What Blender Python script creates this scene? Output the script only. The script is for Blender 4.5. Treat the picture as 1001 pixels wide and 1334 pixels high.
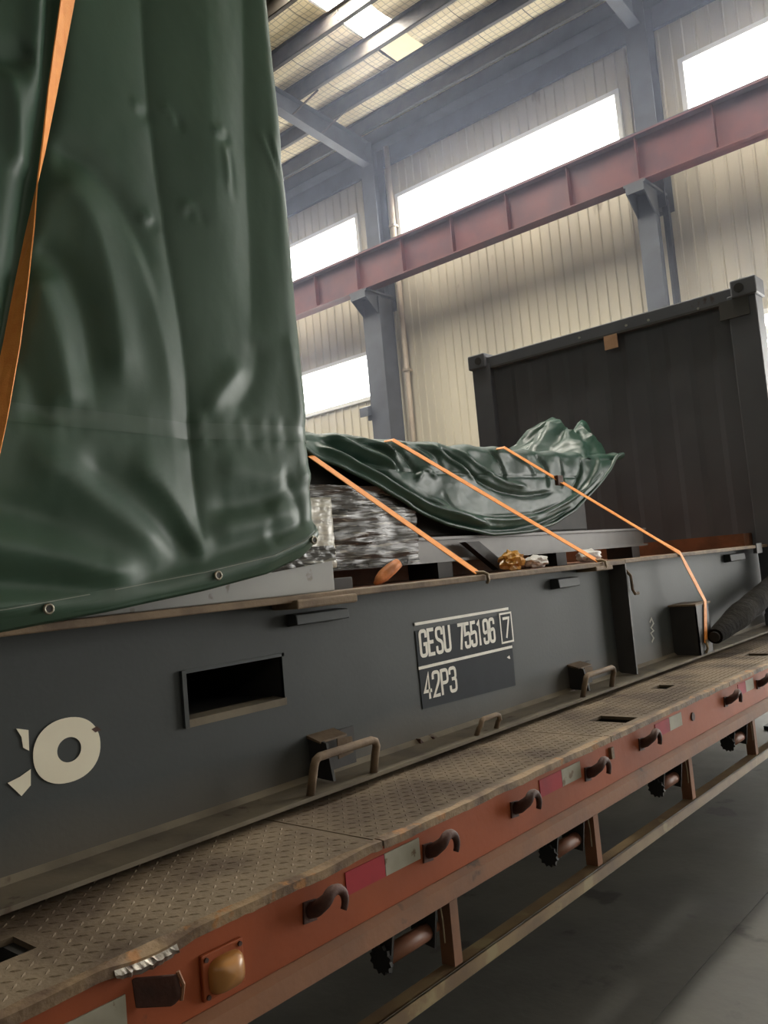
import bpy, bmesh, math, random
import numpy as np
from mathutils import Vector, Matrix, noise as mnoise
random.seed(7)
for o in list(bpy.data.objects): bpy.data.objects.remove(o)
SC = bpy.context.scene
COL = SC.collection

# ------------------------------------------------------------------ camera
# world: X along the trailer, Y across it, Z up; the camera stands at the origin, floor 1.62 m below
FPX = 1088.04; CX, CY = 500.5, 667.0
ROT = np.array([[0.655, 0.004, -0.755], [-0.750, -0.115, -0.651], [-0.090, 0.993, -0.072]])
def _ortho():
    vx = np.array([1444 - CX, -(661 - CY), -FPX]); vx /= np.linalg.norm(vx)
    vy = np.array([-753 - CX, -(859 - CY), -FPX]); vy -= vx * vx.dot(vy); vy /= np.linalg.norm(vy)
    return np.stack([vx, vy, np.cross(vx, vy)])
ROT = _ortho()
cam = bpy.data.cameras.new('camera'); camo = bpy.data.objects.new('camera', cam); COL.objects.link(camo)
cam.sensor_fit = 'VERTICAL'; cam.sensor_height = 36.0; cam.lens = 36.0 * FPX / 1334.0
cam.clip_start = 0.05; cam.clip_end = 200
camo.matrix_world = Matrix(ROT.tolist()).to_4x4()
SC.camera = camo
def ray(px, py): return ROT @ np.array([px - CX, -(py - CY), -FPX])
def onY(px, py, y): r = ray(px, py); return r * (y / r[1])
def onX(px, py, x): r = ray(px, py); return r * (x / r[0])
def onZ(px, py, z): r = ray(px, py); return r * (z / r[2])

# ------------------------------------------------------------------ world, light levels, exposure
W = bpy.data.worlds.new('world'); SC.world = W; W.use_nodes = True
W.node_tree.nodes['Background'].inputs[0].default_value = (0.80, 0.90, 1.0, 1)
W.node_tree.nodes['Background'].inputs[1].default_value = 1.0
SC.view_settings.view_transform = 'Standard'; SC.view_settings.look = 'None'
SC.view_settings.gamma = 1.0; SC.view_settings.use_curve_mapping = False
SC.view_settings.exposure = 0.0
SC.cycles.use_denoising = True
SC.cycles.sample_clamp_indirect = 6.0
SC.cycles.max_bounces = 8
SKY_L, WIN_L, SIDE_L, DOOR_L = 90.0, 12.0, 1.8, 1.2      # radiance of roof lights, far windows, added windows and gate in the unseen walls
FLOOR = -1.62

# ------------------------------------------------------------------ materials
MATS = {}
def _n(nt, t, **k):
    n = nt.nodes.new(t)
    for a, v in k.items(): setattr(n, a, v)
    return n
def mat(name, c1, c2=None, scale=4.0, rough=0.6, metal=0.0, bump=0.0, bscale=40.0, stretch=(1, 1, 1), lo=0.4, hi=0.65,
        spots=None, sscale=14.0, sthr=0.66, detail=5.0, emit=0.0, spec=0.5, rough2=None, sstretch=None, coat=0.0):
    if name in MATS: return MATS[name]
    m = bpy.data.materials.new(name); m.use_nodes = True; nt = m.node_tree
    b = nt.nodes['Principled BSDF']
    b.inputs['Base Color'].default_value = (*c1, 1); b.inputs['Roughness'].default_value = rough
    b.inputs['Metallic'].default_value = metal; b.inputs['Specular IOR Level'].default_value = spec
    if coat: b.inputs['Coat Weight'].default_value = coat; b.inputs['Coat Roughness'].default_value = 0.2
    if emit:
        b.inputs['Emission Color'].default_value = (*c1, 1); b.inputs['Emission Strength'].default_value = emit
    tc = _n(nt, 'ShaderNodeTexCoord')
    def mapped(st):
        mp = _n(nt, 'ShaderNodeMapping'); mp.inputs['Scale'].default_value = st
        nt.links.new(tc.outputs['Object'], mp.inputs['Vector']); return mp.outputs['Vector']
    v = mapped(stretch)
    last = None
    if c2 is not None:
        ns = _n(nt, 'ShaderNodeTexNoise'); ns.inputs['Scale'].default_value = scale; ns.inputs['Detail'].default_value = detail
        nt.links.new(v, ns.inputs['Vector'])
        mr = _n(nt, 'ShaderNodeMapRange'); mr.inputs['From Min'].default_value = lo; mr.inputs['From Max'].default_value = hi
        nt.links.new(ns.outputs['Fac'], mr.inputs['Value'])
        mx = _n(nt, 'ShaderNodeMix', data_type='RGBA')
        mx.inputs['A'].default_value = (*c1, 1); mx.inputs['B'].default_value = (*c2, 1)
        nt.links.new(mr.outputs['Result'], mx.inputs['Factor']); last = mx.outputs['Result']
        if rough2 is not None:
            mr2 = _n(nt, 'ShaderNodeMapRange'); mr2.inputs['From Min'].default_value = lo; mr2.inputs['From Max'].default_value = hi
            mr2.inputs['To Min'].default_value = rough; mr2.inputs['To Max'].default_value = rough2
            nt.links.new(ns.outputs['Fac'], mr2.inputs['Value']); nt.links.new(mr2.outputs['Result'], b.inputs['Roughness'])
    if spots is not None:
        vs = mapped(sstretch) if sstretch else v
        ns = _n(nt, 'ShaderNodeTexNoise'); ns.inputs['Scale'].default_value = sscale; ns.inputs['Detail'].default_value = 6
        nt.links.new(vs, ns.inputs['Vector'])
        mr = _n(nt, 'ShaderNodeMapRange'); mr.inputs['From Min'].default_value = sthr; mr.inputs['From Max'].default_value = sthr + 0.05
        nt.links.new(ns.outputs['Fac'], mr.inputs['Value'])
        mx = _n(nt, 'ShaderNodeMix', data_type='RGBA')
        if last: nt.links.new(last, mx.inputs['A'])
        else: mx.inputs['A'].default_value = (*c1, 1)
        mx.inputs['B'].default_value = (*spots, 1)
        nt.links.new(mr.outputs['Result'], mx.inputs['Factor']); last = mx.outputs['Result']
    if last: nt.links.new(last, b.inputs['Base Color'])
    if bump:
        nb = _n(nt, 'ShaderNodeTexNoise'); nb.inputs['Scale'].default_value = bscale; nb.inputs['Detail'].default_value = 4
        nt.links.new(v, nb.inputs['Vector'])
        bp = _n(nt, 'ShaderNodeBump'); bp.inputs['Strength'].default_value = bump; bp.inputs['Distance'].default_value = 0.01
        nt.links.new(nb.outputs['Fac'], bp.inputs['Height']); nt.links.new(bp.outputs['Normal'], b.inputs['Normal'])
    MATS[name] = m
    return m
def emat(name, c, s):
    m = bpy.data.materials.new(name); m.use_nodes = True; nt = m.node_tree; nt.nodes.clear()
    e = _n(nt, 'ShaderNodeEmission'); e.inputs[0].default_value = (*c, 1); e.inputs[1].default_value = s
    o = _n(nt, 'ShaderNodeOutputMaterial'); nt.links.new(e.outputs[0], o.inputs[0]); MATS[name] = m
    return m
def roof_mat():
    m = mat('roof_insulation', (0.88, 0.77, 0.53), (0.76, 0.65, 0.44), scale=1.3, rough=0.75, bump=0.25, bscale=9)
    nt = m.node_tree; b = nt.nodes['Principled BSDF']
    src = b.inputs['Base Color'].links[0].from_socket
    tc = _n(nt, 'ShaderNodeTexCoord'); sep = _n(nt, 'ShaderNodeSeparateXYZ'); nt.links.new(tc.outputs['Object'], sep.inputs[0])
    fs = []
    for ax in ('X', 'Y'):
        mu = _n(nt, 'ShaderNodeMath', operation='MULTIPLY'); mu.inputs[1].default_value = 9.0; nt.links.new(sep.outputs[ax], mu.inputs[0])
        fr = _n(nt, 'ShaderNodeMath', operation='FRACT'); nt.links.new(mu.outputs[0], fr.inputs[0])
        lt = _n(nt, 'ShaderNodeMath', operation='LESS_THAN'); lt.inputs[1].default_value = 0.13; nt.links.new(fr.outputs[0], lt.inputs[0])
        fs.append(lt.outputs[0])
    mxm = _n(nt, 'ShaderNodeMath', operation='MAXIMUM'); nt.links.new(fs[0], mxm.inputs[0]); nt.links.new(fs[1], mxm.inputs[1])
    hf = _n(nt, 'ShaderNodeMath', operation='MULTIPLY'); hf.inputs[1].default_value = 0.45; nt.links.new(mxm.outputs[0], hf.inputs[0])
    mx = _n(nt, 'ShaderNodeMix', data_type='RGBA'); mx.inputs['B'].default_value = (0.10, 0.08, 0.06, 1)
    nt.links.new(src, mx.inputs['A']); nt.links.new(hf.outputs[0], mx.inputs['Factor']); nt.links.new(mx.outputs['Result'], b.inputs['Base Color'])
    return m

M_concrete = mat('concrete', (0.115, 0.112, 0.098), (0.075, 0.073, 0.064), scale=1.1, rough=0.42, bump=0.12, bscale=25, spots=(0.045, 0.042, 0.038), sscale=3.2, sthr=0.63, rough2=0.6)
M_wall = mat('wall_cladding', (0.58, 0.53, 0.42), (0.47, 0.43, 0.345), scale=0.9, rough=0.5, stretch=(1, 1, 0.35), spots=(0.36, 0.31, 0.23), sscale=2.4, sthr=0.67)
M_dwall = mat('dark_wall_paint', (0.16, 0.15, 0.13), (0.12, 0.11, 0.10), scale=0.8, rough=0.7)
M_flash = mat('white_flashing', (0.82, 0.82, 0.80), (0.75, 0.75, 0.73), scale=3, rough=0.5)
M_steel = mat('grey_blue_steel', (0.062, 0.070, 0.086), (0.045, 0.050, 0.062), scale=3, rough=0.55)
M_purlin = mat('dark_purlin', (0.060, 0.050, 0.040), (0.038, 0.031, 0.026), scale=5, rough=0.6)
M_crane = mat('red_oxide_beam', (0.125, 0.036, 0.038), (0.085, 0.028, 0.036), scale=2.2, rough=0.55)
M_roof = roof_mat()
M_cover = mat('roof_cover', (0.05, 0.05, 0.05), (0.04, 0.04, 0.04), rough=0.8)
M_sky = emat('roof_light', (1.0, 0.95, 0.84), SKY_L)
M_skyy = emat('dirty_roof_light', (1.0, 0.88, 0.52), 1.15)
M_pane = emat('window_daylight', (1.0, 0.98, 0.93), WIN_L)
M_side = emat('side_window_fill', (1.0, 0.96, 0.88), SIDE_L)
M_gate = emat('gate_fill', (1.0, 0.93, 0.80), DOOR_L)
M_pipe = mat('drain_pipe', (0.50, 0.42, 0.33), (0.42, 0.34, 0.27), rough=0.5)
M_cont = mat('container_paint', (0.055, 0.063, 0.064), (0.041, 0.047, 0.048), scale=1.6, rough=0.62, bump=0.05, bscale=60, spots=(0.07, 0.045, 0.03), sscale=9, sthr=0.735, spec=0.36)
def add_dust(m, z0, z1, col):
    nt = m.node_tree; b = nt.nodes['Principled BSDF']; src = b.inputs['Base Color'].links[0].from_socket
    tc = _n(nt, 'ShaderNodeTexCoord'); sep = _n(nt, 'ShaderNodeSeparateXYZ'); nt.links.new(tc.outputs['Object'], sep.inputs[0])
    ns = _n(nt, 'ShaderNodeTexNoise'); ns.inputs['Scale'].default_value = 2.2; ns.inputs['Detail'].default_value = 6; nt.links.new(tc.outputs['Object'], ns.inputs['Vector'])
    ad = _n(nt, 'ShaderNodeMath', operation='MULTIPLY_ADD'); ad.inputs[1].default_value = -.16; nt.links.new(ns.outputs['Fac'], ad.inputs[0]); nt.links.new(sep.outputs['Z'], ad.inputs[2])
    mr = _n(nt, 'ShaderNodeMapRange'); mr.inputs['From Min'].default_value = z0 - .08; mr.inputs['From Max'].default_value = z1 - .08; mr.inputs['To Min'].default_value = .75; mr.inputs['To Max'].default_value = 0
    nt.links.new(ad.outputs[0], mr.inputs['Value'])
    mx = _n(nt, 'ShaderNodeMix', data_type='RGBA'); mx.inputs['B'].default_value = (*col, 1)
    nt.links.new(src, mx.inputs['A']); nt.links.new(mr.outputs['Result'], mx.inputs['Factor']); nt.links.new(mx.outputs['Result'], b.inputs['Base Color'])
add_dust(M_cont, .02, .17, (.110, .092, .068))      # road dust caked on the foot of the web
M_contd = mat('container_shade_paint', (0.070, 0.068, 0.066), (0.048, 0.046, 0.045), scale=3, rough=0.6, spots=(0.07, 0.045, 0.03), sscale=8, sthr=0.7)
M_dust = mat('dusty_flange', (0.185, 0.155, 0.108), (0.120, 0.100, 0.072), scale=6, rough=0.8, bump=0.2, bscale=30, spots=(0.08, 0.05, 0.035), sscale=10, sthr=0.66)
M_rust = mat('rusted_rail', (0.20, 0.14, 0.085), (0.105, 0.07, 0.045), scale=7, rough=0.75, bump=0.3, bscale=45)
M_floorrust = mat('rusty_floor', (0.26, 0.10, 0.045), (0.14, 0.06, 0.03), scale=5, rough=0.75, bump=0.2)
M_end = mat('end_wall_veil_paint', (0.118, 0.124, 0.142), (0.097, 0.102, 0.118), scale=2.2, rough=0.5, spots=(0.06, 0.035, 0.025), sscale=5, sthr=0.72)  # lightened and blued so the paint carries the haze veil
M_black = mat('blackened_steel', (0.022, 0.021, 0.020), (0.035, 0.031, 0.028), scale=8, rough=0.65)
M_orange = mat('orange_paint', (0.33, 0.075, 0.022), (0.25, 0.058, 0.018), scale=3.2, spec=0.3, rough=0.62, bump=0.08, bscale=30, spots=(0.075, 0.035, 0.02), sscale=7, sthr=0.69)
M_lip = mat('dusty_orange_lip', (0.26, 0.115, 0.055), (0.19, 0.095, 0.055), scale=5, rough=0.7, bump=0.15, spots=(0.10, 0.06, 0.04), sscale=9, sthr=0.66)
M_deck = mat('deck_plate_rust', (0.205, 0.155, 0.100), (0.082, 0.055, 0.034), scale=3.0, lo=.40, hi=.60, rough=0.68, bump=0.25, bscale=70, spots=(0.075, 0.045, 0.03), sscale=5, sthr=0.68, spec=0.4)
M_edge = mat('deck_edge_paint', (0.25, 0.165, 0.085), (0.105, 0.062, 0.034), scale=12, rough=0.7, bump=0.4, bscale=50, spots=(0.30, 0.135, 0.04), sscale=13, sthr=0.60)
M_hook = mat('rusted_hook', (0.075, 0.028, 0.018), (0.042, 0.018, 0.013), scale=20, rough=0.7, bump=0.2, bscale=80)
M_shiny = mat('bright_torn_metal', (0.50, 0.47, 0.42), (0.08, 0.06, 0.05), scale=45, rough=0.35, metal=0.8)
M_red = mat('red_reflector', (0.36, 0.035, 0.045), (0.27, 0.03, 0.04), scale=12, rough=0.6, spec=0.2)
M_white = mat('white_reflector', (0.36, 0.34, 0.27), (0.28, 0.26, 0.20), scale=9, rough=0.6, spec=0.2, spots=(0.16, 0.11, 0.07), sscale=22, sthr=0.63)
M_amber = mat('amber_lens', (0.42, 0.19, 0.05), (0.30, 0.14, 0.045), scale=8, rough=0.3, coat=0.3)
M_rail = mat('guard_rail_paint', (0.24, 0.17, 0.09), (0.16, 0.105, 0.06), scale=7, rough=0.4, spots=(0.30, 0.24, 0.13), sscale=6, sthr=0.6)
M_drum = mat('winch_drum', (0.26, 0.11, 0.06), (0.17, 0.07, 0.04), scale=9, rough=0.5)
M_cream = mat('cream_lettering', (0.88, 0.83, 0.66), (0.82, 0.76, 0.60), scale=6, rough=0.5)
M_letter = mat('white_lettering', (0.80, 0.77, 0.68), (0.70, 0.67, 0.59), scale=18, rough=0.5)
M_decal = mat('dark_blue_decal', (0.040, 0.046, 0.054), (0.034, 0.039, 0.045), scale=5, rough=0.7, spec=0.15)
M_tarp = mat('green_tarpaulin', (0.042, 0.086, 0.056), (0.034, 0.072, 0.047), scale=1.6, rough=0.45, bump=0.05, bscale=30, spec=0.42)
M_tarp2 = mat('glossy_green_tarpaulin', (0.024, 0.066, 0.046), (0.018, 0.052, 0.036), scale=2.5, rough=0.40, bump=0.08, bscale=22, spec=0.38)
M_seam = mat('tarpaulin_seam', (0.044, 0.089, 0.060), (0.036, 0.074, 0.050), scale=4, rough=0.38, spec=0.55)
M_thread = mat('pale_stitching', (0.22, 0.25, 0.21), rough=0.7)
M_brass = mat('dull_eyelet', (0.30, 0.28, 0.22), (0.2, 0.18, 0.14), scale=30, rough=0.35, metal=0.8)
M_strap = mat('orange_webbing', (0.95, 0.36, 0.075), (0.90, 0.31, 0.06), scale=30, rough=0.6, stretch=(1, 1, 1), bump=0.15, bscale=250)
M_zinc = mat('zinc_fitting', (0.34, 0.27, 0.17), (0.20, 0.15, 0.09), scale=25, rough=0.5, metal=0.3)
M_skid = mat('grey_skid_paint', (0.36, 0.36, 0.34), (0.30, 0.30, 0.285), scale=3, rough=0.5, spots=(0.2, 0.18, 0.15), sscale=12, sthr=0.68)
M_film = mat('stretch_film', (0.075, 0.073, 0.066), (0.030, 0.029, 0.027), scale=4.0, stretch=(1.2, 1, 14), rough=0.14, bump=0.8, bscale=6, spots=(0.30, 0.29, 0.245), sscale=4.5, sthr=0.585, sstretch=(1.6, 1, 22), spec=0.6, coat=0.25)  # pale stretched spots paint the film's streaky highlights
M_beam = mat('machine_frame_steel', (0.125, 0.115, 0.10), (0.085, 0.078, 0.07), scale=4, rough=0.45)
M_gapfill = mat('white_gap_fill', (0.85, 0.85, 0.83), (0.75, 0.75, 0.74), scale=9, rough=0.3)  # white of the stand-ins for bright gaps under the cargo
M_orag = mat('orange_sleeve_cloth', (0.72, 0.24, 0.06), (0.45, 0.16, 0.05), scale=16, rough=0.6, bump=0.5, bscale=35)
M_gold = mat('amber_plastic_wrap', (0.75, 0.42, 0.10), (0.40, 0.18, 0.04), scale=14, rough=0.25, bump=0.6, bscale=25)
M_rubber = mat('dark_rubber', (0.018, 0.016, 0.013), (0.010, 0.009, 0.008), scale=12, rough=0.95, bump=0.9, bscale=30, spec=0.08)
M_tyre = mat('tyre_rubber', (0.02, 0.02, 0.02), (0.03, 0.03, 0.03), rough=0.8)
M_wood = mat('cardboard_tag', (0.60, 0.36, 0.22), (0.50, 0.29, 0.17), scale=8, rough=0.7)
M_chalk = mat('chalk_mark', (0.36, 0.36, 0.32), (0.28, 0.28, 0.25), scale=20, rough=0.8)

# ------------------------------------------------------------------ mesh helpers
class MB:
    def __init__(s): s.v = []; s.f = []
    def add(s, vs, fs):
        k = len(s.v); s.v += [tuple(float(c) for c in p) for p in vs]; s.f += [tuple(i + k for i in f) for f in fs]; return s
    def box(s, x0, x1, y0, y1, z0, z1):
        x0, x1 = min(x0, x1), max(x0, x1); y0, y1 = min(y0, y1), max(y0, y1); z0, z1 = min(z0, z1), max(z0, z1)
        return s.add([(x0, y0, z0), (x1, y0, z0), (x1, y1, z0), (x0, y1, z0), (x0, y0, z1), (x1, y0, z1), (x1, y1, z1), (x0, y1, z1)],
                     [(0, 3, 2, 1), (4, 5, 6, 7), (0, 1, 5, 4), (1, 2, 6, 5), (2, 3, 7, 6), (3, 0, 4, 7)])
    def prism(s, poly, vec):
        n = len(poly); P = [np.array(p, float) for p in poly]; V = np.array(vec, float)
        return s.add(P + [p + V for p in P], [tuple(range(n))[::-1], tuple(range(n, 2 * n))] + [(i, (i + 1) % n, n + (i + 1) % n, n + i) for i in range(n)])
    def tube(s, path, r, seg=10, caps=True):
        P = [np.array(p, float) for p in path]; n = len(P); rs = r if hasattr(r, '__len__') else [r] * n
        t0 = P[1] - P[0]; up = np.array([0, 0, 1.0]) if abs(t0[2]) < 0.9 * np.linalg.norm(t0) else np.array([1.0, 0, 0])
        vs = []; fs = []
        for i in range(n):
            t = P[min(i + 1, n - 1)] - P[max(i - 1, 0)]; t /= np.linalg.norm(t)
            a = np.cross(t, up); a /= np.linalg.norm(a); b = np.cross(a, t); up = b
            for k in range(seg):
                an = 2 * math.pi * k / seg; vs.append(P[i] + rs[i] * (math.cos(an) * a + math.sin(an) * b))
        for i in range(n - 1):
            for k in range(seg):
                fs.append((i * seg + k, i * seg + (k + 1) % seg, (i + 1) * seg + (k + 1) % seg, (i + 1) * seg + k))
        if caps: fs += [tuple(range(seg)), tuple(range((n - 1) * seg, n * seg))[::-1]]
        return s.add(vs, fs)
    def strip(s, path, wid, nor, w, th):
        vs = []; n = len(path)
        for p, d, m in zip(path, wid, nor):
            p = np.array(p, float); d = np.array(d, float) * w / 2; m = np.array(m, float) * th / 2
            vs += [p - d - m, p + d - m, p + d + m, p - d + m]
        fs = [(0, 3, 2, 1), (4 * n - 4, 4 * n - 3, 4 * n - 2, 4 * n - 1)]
        for i in range(n - 1):
            for k in range(4): fs.append((4 * i + k, 4 * i + (k + 1) % 4, 4 * i + 4 + (k + 1) % 4, 4 * i + 4 + k))
        return s.add(vs, fs)
    def grid(s, rows, closed=False):
        nr, nc = len(rows), len(rows[0]); vs = [p for r in rows for p in r]; fs = []
        for i in range(nr - 1):
            for j in range(nc if closed else nc - 1):
                fs.append((i * nc + j, i * nc + (j + 1) % nc, (i + 1) * nc + (j + 1) % nc, (i + 1) * nc + j))
        return s.add(vs, fs)
def obj(name, mb, m, parent=None, smooth=False, bevel=0.0, solid=0.0, label=None):
    off = wloc(parent) if parent is not None else (0, 0, 0)
    me = bpy.data.meshes.new(name)
    me.from_pydata([(p[0] - off[0], p[1] - off[1], p[2] - off[2]) for p in mb.v], [], mb.f); me.validate(); me.update()
    bm = bmesh.new(); bm.from_mesh(me); bmesh.ops.recalc_face_normals(bm, faces=bm.faces); bm.to_mesh(me); bm.free()
    if smooth:
        for p in me.polygons: p.use_smooth = True
    me.materials.append(m)
    o = bpy.data.objects.new(name, me); COL.objects.link(o)
    if parent is not None: o.parent = parent
    if bevel: b = o.modifiers.new('bevel', 'BEVEL'); b.width = bevel; b.segments = 2; b.limit_method = 'ANGLE'
    if solid: b = o.modifiers.new('solidify', 'SOLIDIFY'); b.thickness = solid; b.offset = 0
    if label: o['label'] = label
    return o
LOCS = {}
def wloc(o):
    p = (0.0, 0.0, 0.0)
    while o is not None:
        p = (p[0] + o.location[0], p[1] + o.location[1], p[2] + o.location[2]); o = o.parent
    return p
def tag(o, label, cat, group=None, kind=None):
    o['label'] = label; o['category'] = cat
    if group: o['group'] = group
    if kind: o['kind'] = kind
    return o
def thing(name, label, cat, loc=(0, 0, 0), group=None):
    o = bpy.data.objects.new(name, None); COL.objects.link(o); o.location = loc; o.empty_display_size = 0.1
    return tag(o, label, cat, group)
def struct(name, mb=None, m=None, label=None, cat=None, loc=(0, 0, 0)):
    if mb is None:
        o = bpy.data.objects.new(name, None); COL.objects.link(o); o.location = loc
    else: o = obj(name, mb, m)
    o['kind'] = 'structure'
    if label: o['label'] = label
    if cat: o['category'] = cat
    return o
def inst(src, parent, dloc):
    c = src.copy(); COL.objects.link(c); c.parent = parent; c.location = Vector(src.location) + Vector(dloc); return c
def H(name, mb, m, parent=None, **k): return obj(name, mb, m, parent, **k)

# ================================================================== BUILDING
XW = 13.2                                  # inner face of the far wall
YA, YB = -13.0, 27.0                       # building ends across
XB = -16.0                                 # wall behind
XR = -1.4                                  # ridge
def roofz(x): return 9.06 + 0.07 * ((XW - XR) - abs(x - XR))
# floor slabs with joints
fl = struct('floor', label='grey concrete hall floor with dark stains beside the trailer', cat='floor', loc=(0, 0, FLOOR))
ycuts = [YA, -8.6, -4.6, -1.62, 1.38, 4.4, 8.4, 12.4, 17.0, 22.0, YB]
xcuts = [XB, -11, -6, -1.0, 4.05, 9.0, XW + 0.3]
for i in range(len(ycuts) - 1):
    for j in range(len(xcuts) - 1):
        obj('slab', MB().box(xcuts[j] + .0012, xcuts[j + 1] - .0012, ycuts[i] + .0012, ycuts[i + 1] - .0012, FLOOR - 0.15, FLOOR + random.uniform(-.001, .001)), M_concrete, fl)
obj('subgrade', MB().box(XB - .3, XW + .6, YA - .3, YB + .3, FLOOR - 0.4, FLOOR - 0.03), M_black, fl)

# bays and window openings of the far wall: (y0, y1, z0, z1)
YCOL = [-6.9, -1.08, 4.80, 10.62, 16.45, 22.3]
WINS = []
for k in range(len(YCOL) - 1):
    a, b = YCOL[k] + 0.62, YCOL[k + 1] - 0.44
    if k == 2: a, b = 5.41, 10.2
    if k == 1: a, b = -0.45, 4.26
    if k == 3: a, b = 11.40, 16.0
    WINS.append((a, b, 6.55, 7.63))
    if k != 2: WINS.append((a, b if k != 1 else 3.62, 3.72 if k > 1 else FLOOR + .02, 4.62 if k > 1 else 3.33))   # in bay 1 a tall glazed door; outer bay's unseen door is added light
wf = struct('wall_far', label='cream ribbed metal wall with strip windows behind the trailer', cat='wall', loc=(XW, 0, FLOOR))
def sheet_mb(y0, y1, z0, z1):
    mb = MB(); pts = []; n = max(1, round((y1 - y0) / 0.205)); p = (y1 - y0) / n
    for i in range(n):
        b = y0 + i * p
        pts += [(b + 0.0, 0), (b + p - 0.050, 0), (b + p - 0.036, -0.028), (b + p - 0.014, -0.028)]
    pts += [(y1, 0)]
    mb.grid([[(XW + d, y, z0) for y, d in pts], [(XW + d, y, z1) for y, d in pts]])
    mb.box(XW + .03, XW + .05, y0, y1, z0, z1)
    return mb
zlev = [FLOOR, 2.2, 3.33, 3.72, 4.62, 6.55, 7.63, 9.25]
y = YA
edges = sorted(set([YA, YB] + [e for w in WINS for e in w[:2]]))
for e0, e1 in zip(edges[:-1], edges[1:]):
    n = max(1, round((e1 - e0) / 0.92)); st = (e1 - e0) / n
    open_z = sorted([(w[2], w[3]) for w in WINS if w[0] <= e0 + 1e-6 and w[1] >= e1 - 1e-6])
    segs = []; z = FLOOR
    for a, b in open_z: segs.append((z, a)); z = b
    segs.append((z, 9.25))
    for i in range(n):
        for a, b in segs:
            obj('cladding_sheet', sheet_mb(e0 + i * st + .002, e0 + (i + 1) * st - .002, a, b), M_wall, wf)
wn = 0
def window(parent_loc, mb_pane, mb_frame, bars, label, pm):
    global wn
    wn += 1
    o = struct('window_%d' % wn, label=label, cat='window', loc=parent_loc)
    obj('pane', mb_pane, pm, o); obj('frame', mb_frame, M_flash, o)
    for b in bars: obj('mullion', b, M_flash, o)
    return o
for (a, b, z0, z1) in WINS:
    fr = MB(); t = .07
    fr.box(XW - .06, XW + .26, a - .02, b + .02, z1 - .01, z1 + t).box(XW - .06, XW + .26, a - .02, b + .02, z0 - t, z0 + .01)
    fr.box(XW - .06, XW + .26, a - t, a + .01, z0 - t, z1 + t).box(XW - .06, XW + .26, b - .01, b + t, z0 - t, z1 + t)
    bars = []
    if z0 < 2.5: bars += [MB().box(XW + .16, XW + .23, a, b, 2.99, 3.2), MB().box(XW + .16, XW + .23, (a + b) / 2 - .04, (a + b) / 2 + .04, FLOOR + .02, 2.99)]
    which = 'upper strip' if z0 > 6 else 'lower'
    if a > 10.5 and a < 12: lb = 'bright %s window in the bay beside the tall tarpaulin' % which
    elif a > 5 and a < 6: lb = 'long bright strip window above the crane beam behind the low tarpaulin'
    elif -1 < a < 0: lb = 'bright %s window past the far steel column beside the dark end wall' % which
    else: lb = 'bright %s window in a side bay of the ribbed wall' % which
    if z0 < 0: lb = 'tall bright glazed door with a transom bar ' + ('beside the dark end wall' if a > -1 else 'in an unseen bay, added as a light source')
    window((XW, (a + b) / 2, z0), MB().box(XW + .235, XW + .25, a, b, z0, z1), fr, bars, lb, M_pane)
# unseen walls that close the hall, with glowing windows and a gate added as fill light
wr = struct('wall_right', MB().box(XB - .2, XW + .3, YA - .25, YA, FLOOR, 10.3), M_dwall)
wl = struct('wall_left', MB().box(XB - .2, XW + .3, YB, YB + .25, FLOOR, 10.3), M_dwall)
wb = struct('wall_back', MB().box(XB - .25, XB, YA, YB, FLOOR, 10.3), M_dwall)
for k in range(5):
    a = XB + 1 + k * 5.8; z0, z1 = 6.2, 8.0
    fr = MB().box(a - .06, a + 4.66, YA - .02, YA + .06, z0 - .07, z0).box(a - .06, a + 4.66, YA - .02, YA + .06, z1, z1 + .07)
    window((a, YA, z0), MB().box(a, a + 4.6, YA + .01, YA + .03, z0, z1), fr, [], 'added strip window lighting the near side from behind the camera', M_side)
d0, d1, dz = 3.6, 12.4, 4.6                # gate added in the unseen side wall as warm fill
dr = struct('added_gate', label='added vehicle gate giving daylight in the side wall', cat='door', loc=(d0, YA, FLOOR))
obj('daylight', MB().box(d0, d1, YA + .005, YA + .02, FLOOR + .02, dz), M_gate, dr)  # glowing panel added to fill the near side
obj('frame', MB().box(d0 - .2, d0, YA, YA + .1, FLOOR, dz + .2).box(d1, d1 + .2, YA, YA + .1, FLOOR, dz + .2).box(d0, d1, YA, YA + .1, dz, dz + .2), M_steel, dr)
for k in range(6):
    a = YA + 2 + k * 6.2
    fr = MB().box(XB - .02, XB + .06, a - .06, a + 4.66, 6.13, 6.2).box(XB - .02, XB + .06, a - .06, a + 4.66, 7.8, 7.87)
    window((XB, a, 6.2), MB().box(XB + .01, XB + .03, a, a + 4.6, 6.2, 7.8), fr, [], 'added strip window in the unseen back wall of the hall', M_side)
# roof sheets, skylights
ce = struct('ceiling', label='tan insulated roof with wire mesh and bright skylights', cat='ceiling', loc=(0, 0, 9.0))
PURL = [12.47]
while PURL[-1] > XB + 1: PURL.append(PURL[-1] - (0.80 if len(PURL) == 1 else 0.885))
SKYS = [8.10 + 5.9 * k for k in range(-1, 4)]       # near edge of each roof light strip (0.64 wide); strips out of view are added light
cuts = []
yy = YA
joints = sorted([8.10 + 0.64 + 0.36 + k * 0.885 for k in range(-30, 25)])
SK2 = [8.10 + 5.9 * k for k in range(-4, 4)]
ys = sorted(set([round(v, 3) for v in [YA, YB] + SK2 + [s + .64 for s in SK2] + [s + 1.0 for s in SK2] + [s - .87 for s in SK2] + [s - 1.75 for s in SK2] + [s + 1.9 for s in SK2] + [s + 2.8 for s in SK2]+ [s + 3.45 for s in SK2] if YA <= v <= YB]))
xs_roof = []
stations = [XW + .2] + PURL + [XB]
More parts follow.
